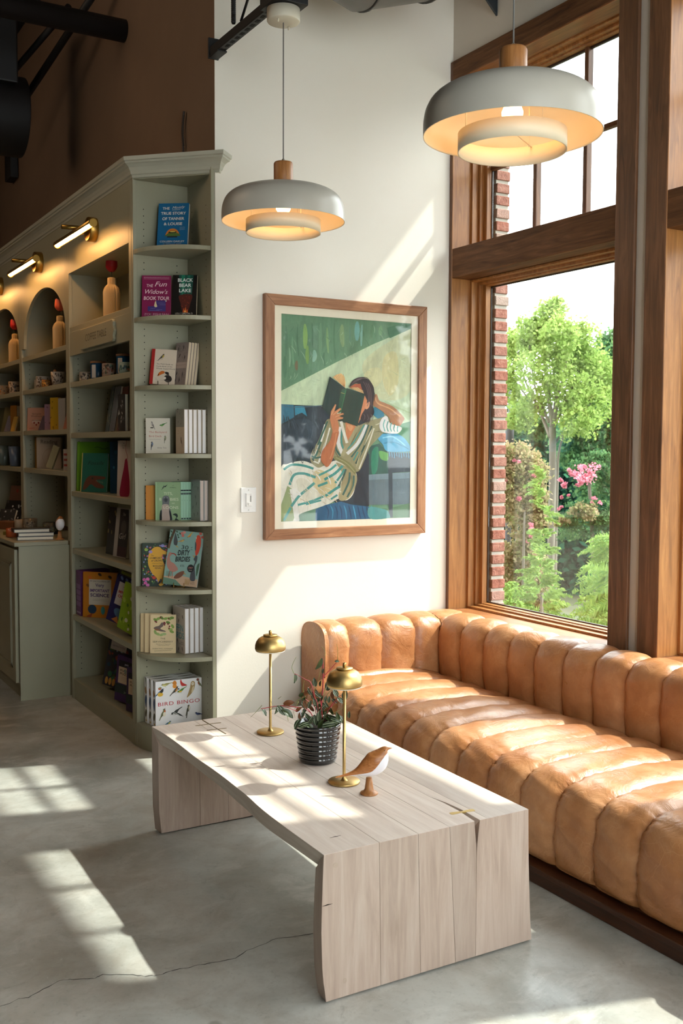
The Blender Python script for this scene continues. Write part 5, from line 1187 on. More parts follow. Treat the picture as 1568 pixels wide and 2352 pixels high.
B = book
B('blue paperback with sunset logo alone on the highest end-unit shelf', 1.760, 4.798, SHZ[0], -36, .150, .228, .022, '#10608f', c_tanner, lean=12, soft=True)
B('magenta paperback about a book tour, second shelf of the end unit', 1.6915, 4.820, SHZ[1], -27, .139, .203, .016, '#7a1046', c_widow, lean=6, soft=True)
B('black paperback with campfire cover beside the magenta book', 1.814, 4.742, SHZ[1], -33, .118, .207, .020, '#15110f', c_bear, lean=10, soft=True, page=M('#e2d3b4', .8))
B('cream bird guide with red spine strip and toucan, third shelf', 1.727, 4.822, SHZ[2], -31, .122, .176, .026, '#cfc2b0', c_guide, lean=12, tilt=3, scol='#a01c18', page=m_page, soft=True)
for i in range(4):
    B('grey bird-patterned paperback, %s of four leaning behind the red-spined guide' % ORD[i], 1.832 + i * .0175, 4.790 + i * .0062, SHZ[2], -70, .092, .212, .0165, '#8a7d78', c_grey if i == 0 else None, lean=8, soft=True, page=M('#dccbb0', .8), group='leaning grey paperbacks')
B('cream boxed card deck with four printed birds, fourth shelf', 1.714, 4.842, SHZ[3], -24, .118, .172, .026, '#cfc8b8', c_deck, box=True, name='card_deck', cat='card deck')
for i in range(5):
    B('cream and grey bird book showing white page edges, %s of five beside the card deck' % ORD[i], 1.836 + i * .0222, 4.752 - .002 * i, SHZ[3], -90, .108, .213, .0205, '#b9ad98', c_white if i < 1 else None, page=m_pagew, group='white-edged bird books on the fourth shelf')
B('yellow hardback with red script title behind the green one, fifth shelf', 1.716, 4.852, SHZ[4], -24, .105, .168, .010, '#cf8e1c', c_yellow)
B('pale green bird book facing out with a grey seabird cover, fifth shelf', 1.745, 4.797, SHZ[4], -33, .122, .186, .013, '#8fac84', c_tits, spine=s_tits, page=M('#a8c8b4', .6), group='pale green bird books on the fifth shelf')
for i in range(4):
    B('pale green bird book with its spine out, %s of four beside the seabird cover' % ORD[i], 1.8660 + i * .0136, 4.737, SHZ[4], 90, .118, .186, .0128, '#9ac4a8', None, spine=s_tits, page=M('#a8c8b4', .6), group='pale green bird books on the fifth shelf')
for i in range(2):
    B('grey hardback with scattered black birds, %s of two at the right of the fifth shelf' % ORD[i], 1.906 + i * .0213, 4.733, SHZ[4], -90, .112, .198, .0205, '#8e9492', c_gray2 if i == 0 else None, page=M('#c9bab0', .8), group='grey bird hardbacks')
B('floral paperback with golden crow silhouette, left of the sixth shelf', 1.688, 4.836, SHZ[5], -25, .140, .212, .016, '#1d3022', c_crows, lean=3, tilt=0, soft=True)
B('large sage book of cartoon birds propped on a stand, sixth shelf', 1.762, 4.750, SHZ[5], -34, .168, .268, .014, '#82a39a', c_dirty, lean=12, tilt=6, soft=True, page=m_pagew)
B('cream hardback with berries and bird cover, front of three on the seventh shelf', 1.710, 4.790, SHZ[6], -29, .124, .188, .017, '#d9c39a', c_service, lean=5, page=m_page)
B('cream hardback tucked directly behind the berry-covered one', 1.694, 4.822, SHZ[6], -29, .128, .190, .015, '#d2bb92', lean=4.5)
B('rearmost cream hardback against the end panel, behind two others', 1.682, 4.850, SHZ[6], -29, .128, .190, .012, '#c9b28a', lean=3)
for i in range(4):
    B('beige hardback with teal lettered title and white pages, %s of four on the seventh shelf' % ORD[i], 1.836 + i * .0262, 4.808 + i * .001, SHZ[6], -83, .122, .225, .0242, '#c0b3a6', c_effin if i == 0 else None, page=m_pagew, group='teal-titled bird hardbacks')
for i in range(3):
    t_ = B('white bingo game box printed with birds, %s of three on the lowest shelf' % ('front one', 'middle one', 'rear one')[i], 1.712 - 0.004 * i, 4.722 + i * .0478, .121, -2.5, .236, .226, .047, '#e9e8ea', c_bingo if i == 0 else None, spine=side_bingo, box=True, name='game_box', cat='board game', group='bird bingo boxes')
    p = Print(.236, .047, 0, face=lambda X, Y, Z: (X, Z, .226 - Y * 1)); top_bingo(p); p.build(t_, 'lid_print')
# wire easels under the propped books
def easel(x, y, z, th, m, label):
    t = thing('book_easel', label, 'book stand', (x, y, z), R(th))
    mb = MB()
    for dx in (.045, .095):
        mb.tube([(dx, .05, .003), (dx, .0, .003), (dx, -.010, .003), (dx, -.011, .008), (dx - .001, -.006, .026)], .0016, 6)
    mb.tube([(.045, .02, .003), (.095, .02, .003)], .0016, 6); mb.build('wire', m, t)
easel(1.757, 4.795, SHZ[0], -30, m_black, 'black wire easel holding the blue paperback'); easel(1.6915, 4.820, SHZ[1], -27, m_black, 'black wire easel under the magenta paperback')
easel(1.814, 4.742, SHZ[1], -33, m_black, 'black wire easel under the campfire paperback'); easel(1.727, 4.822, SHZ[2], -31, m_black, 'black wire easel under the red-spined bird guide')
easel(1.772, 4.742, SHZ[5], -34, m_brass, 'brass wire easel under the large cartoon bird book')

# ---- first bookcase (y 4.89..6.03): faces -x
def c_green(p):
    p.rect(0, 0, .07, 1, '#5c8a1a'); p.line([(.5, .12), (.6, .1), (.75, .14), (.9, .12)], .003, '#1f3a0e'); p.ell(.2, .5, .03, .02, '#c7a22a'); p.ell(.45, .75, .12, .03, '#33541a', 30); p.poly([(.15, .88), (.3, .8), (.4, .88), (.3, .95)], '#24400f', True)
def c_fossil(p):
    p.rect(0, 0, .03, 1, '#b5a060'); p.text('Fossils', .55, .3, .1, '#16302a', shear=.3, fit=.62); p.line([(.3, .14), (.5, .1), (.75, .14)], .001, '#2a5a4c'); p.ell(.5, .3, .38, .12, '#2f6a58') if False else None
    p.poly([(.1, .95), (.15, .75), (.3, .6), (.5, .58), (.9, .6), (.92, .66), (.6, .7), (.9, .84), (.86, .9), (.6, .88), (.4, .8), (.25, .9)], '#5a3423', True); p.ell(.45, .65, .04, .025, '#1f2f28'); [p.line([(.6 + i * .06, .69 + i * .01), (.61 + i * .06, .73 + i * .01)], .0012, '#c9b48a') for i in range(5)]
def c_tassel(p): p.text('THE', .3, .06, .025, '#5a4a40', 'l'); p.text('STOLEN', .25, .1, .025, '#5a4a40', 'l'); p.text('SILK', .3, .14, .025, '#5a4a40', 'l'); p.line([(.55, 0), (.5, .15), (.62, .3), (.5, .36)], .003, '#8a1a30'); p.poly([(.48, .34), (.6, .34), (.68, .5), (.78, .75), (.74, .99), (.2, .99), (.25, .75), (.4, .5)], '#8c1a38', True)
def c_sci(p):
    for (a_, b_, c_) in ((.2, .12, '#c4632a'), (.8, .1, '#3b2b18'), (.5, .05, '#3b2b18'), (.15, .3, '#7a4a1a')): p.ell(a_, b_, .06, .03, c_, 30)
    p.rect(.18, .16, .84, .72, '#b9b2a4'); p.text('MY ENCYCLOPEDIA OF', .5, .215, .03, '#28242c', fit=.58); p.text('Very', .5, .32, .075, '#4a3a6b', fit=.26, bold=.02); p.text('IMPORTANT', .5, .435, .065, '#4a2a6b', fit=.58, bold=.03); p.text('SCIENCE', .5, .54, .072, '#3a2458', fit=.56, bold=.03); [p.line([(.3, .6 + i * .025), (.72, .6 + i * .025)], .0009, '#6d665c') for i in range(2)]
    p.ell(.28, .82, .13, .1, '#16324a'); p.ell(.6, .84, .06, .09, '#3a8a8a'); p.poly([(.1, .98), (.3, .9), (.25, 1)], '#8a3a1c')
def c_ocean(p):
    p.rect(.15, .14, .85, .62, '#b9b0a8'); p.text('Very', .5, .27, .06, '#8a2a2a', fit=.3); p.text('IMPORTANT', .5, .37, .06, '#9a2a24', fit=.6, bold=.03); p.text('OCEANS', .5, .46, .06, '#9a2a24', fit=.56, bold=.03); p.ell(.5, .8, .3, .1, '#4a6a8a', 20); p.poly([(.2, .95), (.4, .85), (.5, 1)], '#b8743a'); [p.ell(.2 + i * .2, .06, .07, .03, '#6a7aa0', 40) for i in range(4)]
def c_dots(cols, n=40):
    def f(p):
        rn = random.Random(len(cols) * 31 + n)
        for _ in range(n): p.ell(rn.uniform(.08, .92), rn.uniform(.06, .95), rn.uniform(.03, .09), rn.uniform(.02, .06), rn.choice(cols), rn.uniform(0, 180), 9)
    return f
def c_puz(p): c_dots(['#1d3a44', '#2f5a3c', '#8aa0a8', '#7a3a2a', '#3a4a20', '#2a2a3c'], 60)(p); p.rect(.1, .14, .72, .3, '#b3a69c'); p.text('1000 PIECE PUZZLE', .41, .24, .03, '#4a4038', fit=.5); [p.ell(.15 + i * .14, .9, .06, .07, '#b0803a') for i in range(5)]
def c_fus(p): p.rect(.1, .1, .9, .24, '#15121e'); p.text('petit', .5, .19, .05, '#b9b4c4'); p.rect(.12, .24, .88, .6, '#c0a98c'); p.text('FUSION', .5, .34, .05, '#4a3a30', fit=.6, bold=.02); p.text('PUZZLE', .5, .41, .05, '#4a3a30', fit=.6, bold=.02); [p.line([(.25, .46 + i * .035), (.75, .46 + i * .035)], .0008, '#7a6a58') for i in range(3)]; p.rect(0, .62, 1, .82, '#1c2c2a'); c_dots(['#7d8a7a', '#a08a5a'], 1)(p); p.text('24', .5, .8, .05, '#8a9a8a')
B('large bright green picture book behind the fossil book', 1.692, 5.972, 1.226, -50, .232, .285, .012, '#4f7d16', c_green, lean=3)
B('teal fossil picture book with dinosaur skull and gilt spine', 1.678, 5.845, 1.226, -60, .195, .222, .010, '#235a4b', c_fossil, lean=5)
B('dark blue picture book between the fossil book and the tassel cover', 1.775, 5.60, 1.226, -62, .185, .285, .012, '#15384f', c_dots(['#1f5570', '#2a6a86'], 8))
B('cream book with crimson tassel cover at the right of its shelf', 1.705, 5.268, 1.226, -74, .145, .29, .012, '#b9a797', c_tassel, lean=2)
B('black-spined patterned book leaning on the shelf under the mugs', 1.79, 5.735, 1.563, -100, .15, .255, .03, '#1f2a26', c_dots(['#6a705a', '#3c4a44', '#a39a80'], 22), tilt=0, spine=c_dots(['#8a8268', '#46503f'], 7), lean=9)
B('thick grey clothbound book beside the leaning patterned one', 1.76, 5.56, 1.563, -98, .16, .245, .04, '#5b5a62', lean=9, spine=c_dots(['#77757c'], 3))
B('dark red hardback leaning in the same row as the grey clothbound book', 1.74, 5.36, 1.563, -96, .15, .235, .035, '#6e1a14', c_dots(['#8a3a28', '#50120e'], 6), lean=8)
B('small black and white patterned book before the red hardback', 1.69, 5.19, 1.563, -88, .10, .19, .02, '#2a2a2a', c_dots(['#a5a5a0', '#5c5c5c'], 20))
B('slate grey book at the right end of the upper book row', 1.72, 5.085, 1.563, -88, .12, .20, .02, '#45484a', lean=2)
B('black-spined hardback leaning below the tassel cover shelf', 1.745, 5.60, .89, -84, .145, .26, .022, '#121214', c_dots(['#8a7a50'], 6), lean=6)
def c_girl(p): p.rect(.3, .02, 1, .98, '#23201f'); p.text('The', .62, .15, .06, '#b9b0aa', shear=.3); p.text('Girl', .62, .62, .12, '#b5aca6', shear=.3, fit=.5); p.rect(.3, .78, 1, .98, '#3a2226'); p.ell(.65, .38, .2, .14, '#4b4542')
B('white-banded dark novel with script title, shelf below the fossil book', 1.735, 5.44, .89, -84, .165, .265, .02, '#a39a90', c_girl, lean=6)
B('pale grey book standing at the right of the script-titled novel', 1.72, 5.12, .89, -88, .13, .275, .016, '#8d8e8a')
for i in range(4): B('purple-spined science book, %s of four at the left end of its shelf' % ORD[i], 1.690 + .0 * i, 5.965 - i * .0205, .50, -176, .18, .262, .019, '#5a2a5c', None, group='purple-spined science books', spine=None).rotation_euler = (0, 0, R(6))
def s_purple(p): [p.rect(.25, .3 + i * .13, .75, .4 + i * .13, '#8a6a94') for i in range(4)]; p.ell(.5, .93, .25, .02, '#b9a8c0')
for o in [x for x in bpy.data.objects if x.get('group') == 'purple-spined science books']:
    p = Print(.019, .262, 0, face=lambda X, Y, Z: (Y - .0004, .019 - X, Z)); s_purple(p); p.build(o, 'spine_print')
B('orange children\'s science encyclopedia facing out beside purple spines', 1.692, 5.872, .50, -46, .215, .262, .019, '#b5701a', c_sci, lean=2, scol='#5a2a5c')
B('navy ocean encyclopedia leaning over to the right', 1.70, 5.462, .50, -58, .175, .262, .019, '#241f4a', c_ocean, lean=4, tilt=16)
B('yellow-green nature encyclopedia leaning behind the navy one', 1.78, 5.62, .50, -60, .175, .255, .016, '#8a9426', c_dots(['#b5b04a', '#6a3a2a', '#c8c0a8', '#3a5a2a'], 26), lean=3, tilt=16)
B('lime green encyclopedia nearest the bookcase stile, leaning right', 1.688, 5.235, .50, -72, .17, .25, .014, '#7f9a24', c_dots(['#c8c4a8', '#4a6a24', '#a0b04a'], 20), lean=3, tilt=14)
B('bright yellow-spined book jammed against the bookcase stile', 1.678, 4.945, .50, -174, .09, .17, .014, '#d8cf1c', soft=True).rotation_euler = (0, 0, R(4))
B('dark jungle puzzle box leaning at the bottom shelf', 1.73, 5.64, .119, -62, .19, .30, .05, '#2c2a2e', c_puz, lean=6, tilt=8, box=True, name='puzzle_box', cat='puzzle')
B('purple fusion puzzle box in front of the jungle puzzle', 1.70, 5.33, .119, -70, .165, .245, .05, '#38204e', c_fus, lean=3, tilt=4, box=True, name='puzzle_box', cat='puzzle')
B('second purple puzzle box beside the bookcase stile', 1.695, 5.12, .119, -76, .165, .225, .05, '#2e1a44', c_fus, lean=2, box=True, name='puzzle_box', cat='puzzle')

# book-page bottle vases with wooden tulips
def vase(x, y, z, label, tul, h=1.0):
    t = thing('bottle_vase', label, 'vase', (x, y, z), .6)
    prof_ = [(0, 0), (.040, 0), (.043, .01), (.044, .12 * h), (.043, .145 * h), (.036, .165 * h), (.024, .178 * h), (.0205, .185 * h), (.020, .215 * h), (0, .215 * h)]
    n_ = 120; vs = []; fs = []
    pr_ = smooth(prof_, False, 3)
    for (r_, z_) in pr_:
        for i in range(n_):
            a = 2 * math.pi * i / n_; rr = r_ * (1 + (.035 if i % 2 else -.035)) * (1 - .16 * math.exp(-((a - 4.3) / .10) ** 2)); vs.append((rr * math.cos(a), rr * math.sin(a), z_))
    for j in range(len(pr_) - 1):
        for i in range(n_): fs.append((j * n_ + i, j * n_ + (i + 1) % n_, (j + 1) * n_ + (i + 1) % n_, (j + 1) * n_ + i))
    MB().add(vs, fs).build('folded_page_bottle', M('#bda57b', .8), t)
    MB().tube([(0, 0, .21 * h), (0, 0, .25 * h)], .0018, 6).build('stem', M('#20301c', .6), t)
    tl = MB()
    for i in range(6):
        a = i * 1.0472; rows = []; o_ = .0015 * (i % 2)
        for j in range(8):
            t_ = j / 7; r_ = .010 + .021 * min(1, t_ * 2.6) ** .6 - .003 * t_ ** 3 + o_
            rows.append([(r_ * math.cos(a + k * .62), r_ * math.sin(a + k * .62), .247 * h + t_ * (.074 - .013 * k * k)) for k in (-1, -.5, 0, .5, 1)])
        tl.grid(rows)
    tl.build('tulip', tul, t)
vase(1.752, 5.47, 2.17, 'folded book-page bottle with dark red tulip in the square niche', M('#a00d12', .5), 1.02)
vase(1.75, 6.50, 2.08, 'folded book-page bottle with coral tulip in the first arch', M('#c4563c', .5))
vase(1.75, 7.72, 2.08, 'folded book-page bottle with red tulip in the farthest arch', M('#a01418', .5))

def cup(x, y, z, r, h, col, label, dots=None, lid=None, tagc=None, handle=False, name='mug', cat='mug', taper=1.0):
    t = thing(name, label, cat, (x, y, z + .0005))
    MB().lathe([(0, 0), (r * .93 / taper, 0), (r / taper, .004), (r, h), (r * .94, h), (r * .92 / taper, .008), (0, .008)], n=28).build('body', M(col, .25 if not dots else .4), t)
    if dots:
        mb = MB(); rn = random.Random(int(x * 1000 + y * 777))
        for _ in range(34):
            a = rn.uniform(2.6, 5.2); zz_ = rn.uniform(.012, h - .01); s_ = rn.uniform(.003, .0065); rr = r + .0005
            pts = []
            for k_ in range(7):
                b_ = k_ * .9; da = s_ * math.cos(b_) / rr; pts.append((rr * math.cos(a + da), rr * math.sin(a + da), zz_ + s_ * math.sin(b_) * 1.3))
            mb.add(pts, [tuple(range(7))], M(rn.choice(dots), .5))
        mb.build('pattern', None, t, normals=False)
    if lid: MB().lathe([(0, h), (r * 1.02, h), (r * 1.04, h + .004), (r * 1.02, h + .012), (0, h + .012)], n=28).build('lid', M(lid, .5), t)
    if tagc:
        mb = MB(); rows = [[((r + .0012) * math.cos(a), (r + .0012) * math.sin(a), zz_) for a in (3.5, 3.65, 3.8, 3.95, 4.1)] for zz_ in (h * .12, h * .9)]
        mb.grid(rows).build('paper_label', M(tagc, .7), t)
    if handle: MB().tube(smooth([(r * .95, 0, h * .8), (r * 1.5, 0, h * .75), (r * 1.6, 0, h * .45), (r * 1.0, 0, h * .2)], False, 5), .004, 8).build('handle', M(col, .3), t)
    return t
Z1 = 1.855
cup(1.735, 5.885, Z1, .042, .055, '#8f8476', 'low speckled pot at the left of the mug shelf', ['#3b3531', '#c4b8a4'], name='candle_pot', cat='candle')
cup(1.745, 5.70, Z1, .043, .092, '#0c3a5c', 'shorter blue glass candle jar with paper label and wooden lid', lid='#7a4f2c', tagc='#bdb3a8', name='candle_jar', cat='candle')
cup(1.740, 5.475, Z1, .042, .076, '#9b8270', 'tan mug with dark leaf pattern between two blue jars', ['#3a3226', '#5c6a54', '#7a4a34'])
cup(1.755, 5.27, Z1, .044, .100, '#0d4062', 'taller blue glass candle jar with paper label behind a patterned mug', lid='#7a4f2c', tagc='#bdb3a8', name='candle_jar', cat='candle')
cup(1.712, 5.125, Z1, .036, .058, '#7d8c80', 'pale green floral mug nearest the end unit', ['#3f5a4c', '#a3664a', '#2f4652'])
Z2 = 1.86
cup(1.74, 6.89, Z2, .046, .082, '#9f968c', 'white mug with brown bird motif under the first arch', ['#4a3a2e', '#6a5a4a'])
cup(1.72, 6.72, Z2, .032, .05, '#8a5a24', 'small mustard floral cup beside the bird mug', ['#c08a3a', '#3a2a1c'])
cup(1.735, 6.50, Z2, .046, .088, '#a39a90', 'tapered white mug holding a wooden spoon', ['#4a423a'], taper=1.25)
sp_ = thing('wooden_spoon', 'wooden honey spoon standing behind the tapered white mug', 'spoon', (1.745, 6.60, Z2)); MB().tube([(0, 0, .0), (.0, .012, .09)], .0025, 8).build('handle', m_lampwood, sp_); MB().lathe([(0, -.014), (.009, -.008), (.011, 0), (.009, .008), (0, .014)], (0, .014, .10), 12).build('bowl', m_lampwood, sp_)
B('small blank greeting card at the left of the arched mug shelf', 1.72, 7.05, Z2, -60, .05, .07, .006, '#a39c8e', soft=True, name='greeting_card', cat='card')
cup(1.735, 8.03, Z2, .06, .078, '#a3876a', 'wide tan patterned bowl cup in the farthest bookcase', ['#5a3a20', '#c07a30'])
cup(1.72, 7.62, Z2, .042, .085, '#9a8672', 'banded tan mug at the right of the farthest bookcase', ['#3a2c20'])
Z3 = 1.588
def c_pink(p): p.text('Simple', .5, .3, .08, '#5a3a34', fit=.5); p.text('Wellness', .5, .4, .08, '#5a3a34', fit=.6); p.ell(.5, .62, .24, .1, '#b59a88'); [p.ell(.38 + i * .12, .66 + (i % 2) * .08, .05, .045, '#7a2018') for i in range(3)]; p.line([(.25, .55), (.75, .55)], .002, '#3a2420'); p.line([(.1, .9), (.4, .88)], .003, '#a0301f')
B('salmon cookbook with berry bowl cover, below the arched mug shelf', 1.69, 7.135, Z3, -50, .145, .155, .02, '#b0806a', c_pink, lean=3)
B('slim violet book leaning on the salmon cookbook', 1.71, 6.92, Z3, -75, .11, .10, .012, '#5a4a58', lean=20)
B('mauve book with line drawing beside the tall yellow book', 1.70, 6.71, Z3, -60, .085, .165, .03, '#8a6a78', c_dots(['#6a4a58'], 4))
B('tall yellow book in the middle of the arched shelf row', 1.69, 6.53, Z3, -72, .09, .20, .02, '#a8841c', c_dots(['#6a5010'], 5))
B('white-spined book to the right of the tall yellow book', 1.70, 6.38, Z3, -78, .09, .19, .02, '#99948c')
B('olive book half hidden by the white-spined one', 1.72, 6.25, Z3, -80, .10, .19, .02, '#6d6a3a')
B('small salmon book leaning against the divider stile', 1.69, 6.24, Z3, -84, .06, .13, .012, '#96604e', lean=14)
Z4 = 1.338
def c_read(p): p.text('Reading', .52, .2, .13, '#3f342c', fit=.68); p.line([(.35, .9), (.25, .6), (.45, .38), (.75, .42), (.8, .7)], .0012, '#6d5a4a'); p.line([(.5, .8), (.48, .6), (.6, .55), (.68, .68), (.6, .8)], .0012, '#6d5a4a')
B('cream hardback titled for reading, with a line drawing cover', 1.70, 6.93, Z4, -45, .18, .205, .02, '#a08e7c', c_read)
B('ochre book standing behind the reading hardback', 1.712, 7.02, Z4, -60, .12, .21, .02, '#7d5a1c')
B('narrow boxed gift leaning before the reading hardback', 1.675, 6.60, Z4, -45, .045, .15, .02, '#8c8060', tilt=22, box=True, name='gift_box', cat='box')
B('striped cream and red box at the right of the reading shelf', 1.70, 6.28, Z4, -65, .06, .13, .04, '#a39890', lambda p: [p.rect(.1, .2 + i * .25, .9, .3 + i * .25, '#8a4038') for i in range(3)], box=True, name='gift_box', cat='box')
cup(1.74, 8.08, Z4, .055, .15, '#596460', 'grey-green tumbler planter in the farthest bookcase', name='planter', cat='planter', taper=1.2)
cup(1.74, 7.72, Z4, .048, .145, '#5e6a7d', 'blue-grey tumbler planter in the farthest bookcase', name='planter', cat='planter', taper=1.3)
B('dark green book leaning at the far left of the farthest bookcase', 1.71, 8.26, Z3, -70, .10, .19, .02, '#4a4a34', lean=12)
B('olive book leaning beside the dark green one', 1.71, 8.05, Z3, -70, .10, .19, .02, '#6d6440', lean=12)
B('orange-brown book upright in the farthest bookcase', 1.71, 7.72, Z3, -70, .08, .19, .03, '#8a5a1c')
B('grey-violet paperback leaning in front of the orange-brown book', 1.69, 7.85, Z3, -75, .09, .12, .015, '#77707a', lean=18)
B('gold foil booklet leaning at the right of the farthest bookcase', 1.685, 7.62, Z3, -75, .06, .11, .01, '#b08a3c', lean=16)

# ---- counter display on the base cabinet
CZ = .931
for i in range(3):
    a_ = (-3, 0, 2)[i]; t_ = B('black clothbound journal with pale page edges, %s in the stack of three' % ('bottom', 'middle', 'top')[i], 1.40 + (0, .008, -.012)[i], 6.19 + (0, .01, .03)[i], CZ + i * .0215, 0, .205, .15, .020, '#1c1a16', None, page=m_page, group='stacked black journals')
    t_.rotation_euler = (R(-90), 0, R(-8 + a_)); t_.location.y += .0; t_.location.z = CZ + .0205 + i * .0212
bird_figure(1.635, 6.135, CZ, .95, -YAW - 1.2, 'white-fronted oak bird figurine at the end of the cabinet counter')
B('peach card box lying on the counter behind the journals', 1.50, 6.55, CZ, -10, .13, .035, .10, '#a5643f', box=True, name='card_box', cat='box')
B('olive booklet lying flat on the counter near the door', 1.41, 6.62, CZ, -20, .09, .02, .12, '#77702a', box=True, name='booklet', cat='book')
cup(1.62, 6.80, CZ, .045, .085, '#5a5347', 'tall brown patterned mug on the counter', ['#2a2620', '#8a7f6a'])
cup(1.60, 6.95, CZ, .045, .07, '#8a7f70', 'tan mug behind the brown patterned one on the counter')
cup(1.69, 6.55, CZ, .05, .075, '#2c2c24', 'dark floral mug near the divider stile on the counter', ['#6a6a4a', '#4a3a2c'])
cup(1.43, 6.44, CZ, .04, .055, '#a3502a', 'orange bowl on the counter at the left edge of the journals', name='bowl', cat='bowl')
B('tilted red recipe book propped in the back of the counter niche', 1.80, 6.36, CZ, -72, .15, .235, .02, '#5f2620', c_dots(['#8a6a58', '#a09080', '#3a2018'], 16), lean=14)
B('brown picture card propped against the farthest bookcase', 1.72, 7.95, CZ, -72, .28, .26, .01, '#6a4a3a', c_dots(['#8a3a2c', '#5c4a3c'], 14), lean=10)
B('black and white photo card display on the counter', 1.60, 7.55, CZ, -60, .17, .17, .02, '#141312', c_dots(['#8a8884', '#b0aeac', '#3a3836'], 18), lean=18, name='photo_card', cat='card')
B('second black and white photo card in front of the display', 1.52, 7.35, CZ, -55, .14, .12, .02, '#1c1a19', c_dots(['#9a9894', '#6a6866'], 14), lean=24, name='photo_card', cat='card')
B('wooden tray box on the counter under the photo cards', 1.45, 7.15, CZ, -60, .2, .05, .12, '#6a4226', box=True, name='tray_box', cat='box')
# ================================================================ OUTSIDE
gm = plaster('garden_ground', '#36402c', '#454f38', .95)
MB().box((3.8, -12, -.7), (40, 40, -.55)).build('ground_outside', gm)['kind'] = 'structure'
def leafmat(name, cols, tr=.45):
    m = bpy.data.materials.new(name); m.use_nodes = True; t = m.node_tree; t.nodes.clear()
    o = t.nodes.new('ShaderNodeOutputMaterial'); mx = t.nodes.new('ShaderNodeMixShader'); mx.inputs[0].default_value = tr
    d = t.nodes.new('ShaderNodeBsdfDiffuse'); tl = t.nodes.new('ShaderNodeBsdfTranslucent'); g = t.nodes.new('ShaderNodeNewGeometry')
    r = t.nodes.new('ShaderNodeValToRGB'); e = r.color_ramp.elements
    while len(e) < len(cols): e.new(.5)
    for i, c in enumerate(cols): e[i].position = i / (len(cols) - 1); e[i].color = lin(c)
    t.links.new(g.outputs['Random Per Island'], r.inputs[0])
    for x in (d, tl): t.links.new(r.outputs[0], x.inputs[0])
    t.links.new(d.outputs[0], mx.inputs[1]); t.links.new(tl.outputs[0], mx.inputs[2]); t.links.new(mx.outputs[0], o.inputs[0]); return m
lm_light = leafmat('bright_leaves', ['#7c964e', '#96ae5e', '#86a056', '#aebd78'])
lm_mid = leafmat('green_leaves', ['#4d6f49', '#628455', '#3f6442', '#78985f'])
lm_dark = leafmat('dark_leaves', ['#1f4233', '#2b5640', '#17362b', '#38664a'], .3)
lm_fern = leafmat('feathery_leaves', ['#789549', '#92ad5e', '#65884a', '#a7bc72'], .5)
lm_rust = leafmat('rusty_leaves', ['#8f8660', '#a59172', '#7f8a56', '#b8a184'])
lm_pink = leafmat('pink_blossom', ['#d68496', '#e29cab', '#cf6f86', '#e8b4bd'])
bark = plaster('pale_bark', '#625b50', '#7d7467', .9, .4)
def leaves(blobs, n, size, seed, elong=1.8, per=34, sig=.17):
    """blobs: (cx,cy,cz,rx,ry,rz,weight)"""
    rg = np.random.default_rng(seed); B_ = np.array(blobs, float); w_ = B_[:, 6] / B_[:, 6].sum()
    nc = max(8, n // per); kc = rg.choice(len(B_), nc, p=w_)
    d = rg.normal(size=(nc, 3)); d /= np.linalg.norm(d, axis=1)[:, None]; r = rg.uniform(.1, 1, nc) ** .45
    cc = B_[kc, :3] + d * r[:, None] * B_[kc, 3:6] * 1.08
    k = rg.integers(0, nc, n); c = cc[k] + rg.normal(size=(n, 3)) * (B_[kc[k], 3:6].mean(1) * sig)[:, None] * np.array([1, 1, .8])
    u = rg.normal(size=(n, 3)); u /= np.linalg.norm(u, axis=1)[:, None]; v = np.cross(u, rg.normal(size=(n, 3))); v /= np.linalg.norm(v, axis=1)[:, None]
    s_ = size * rg.uniform(.6, 1.3, n)[:, None]
    V = np.stack([c - u * s_ * elong / 2, c + v * s_ / 2, c + u * s_ * elong / 2, c - v * s_ / 2], 1).reshape(-1, 3)
    return V, np.arange(4 * n).reshape(-1, 4)
def leafobj(name, VF, m, parent, ox):
    V, F = VF; V = V - np.array(ox); me = bpy.data.meshes.new(name); n = len(F)
    me.vertices.add(len(V)); me.vertices.foreach_set('co', V.ravel()); me.loops.add(4 * n); me.loops.foreach_set('vertex_index', F.ravel())
    me.polygons.add(n); me.polygons.foreach_set('loop_start', np.arange(n) * 4); me.materials.append(m); me.update(calc_edges=True); me.validate()
    o = bpy.data.objects.new(name, me); COL.objects.link(o); o.parent = parent; o['kind'] = 'stuff'; return o
def at(u, v, d):   # horizontal distance d from the camera along the bearing of column u, height of row v
    a = YAW + math.atan((u - 783.3) / 2371); return (d * math.sin(a), d * math.cos(a), 1.49 + (1007 - v) / 2371 * d * math.cos(a - YAW))
def tree(label, u, d, blobs, n, size, m, seed, limbs=None, name='tree', cat='tree', extra=None, elong=1.8, per=34, sig=.17):
    x, y, _ = at(u, 1000, d); t = thing(name, label, cat, (x, y, -.55)); o = (x, y, -.55)
    bl = [(*at(bu, bv, d + dd), ru * d / 2371, ru * d / 2371, rv * d / 2371, wt) for bu, bv, dd, ru, rv, wt in blobs]
    leafobj('foliage', leaves(bl, n, size, seed, elong, per, sig), m, t, o)
    if extra:
        for em, eb, en, es, nm in extra: leafobj(nm, leaves([(*at(bu, bv, d + dd), ru * d / 2371, ru * d / 2371, rv * d / 2371, wt) for bu, bv, dd, ru, rv, wt in eb], en, es, seed + 5, 1.2), em, t, o)
    for pts, r0, r1 in (limbs or [([(u, 1450, 0), (u, 1100, 0)], .05, .03)]):
        q = smooth([tuple(a - b for a, b in zip(at(pu, pv, d + dd), o)) for pu, pv, dd in pts], False, 4) if len(pts) > 2 else [tuple(a - b for a, b in zip(at(pu, pv, d + dd), o)) for pu, pv, dd in pts]
        MB().tube(q, [r0 + (r1 - r0) * i / (len(q) - 1) for i in range(len(q))], 8).build('trunk' if r0 > .028 else 'branch', bark, t)
    return t
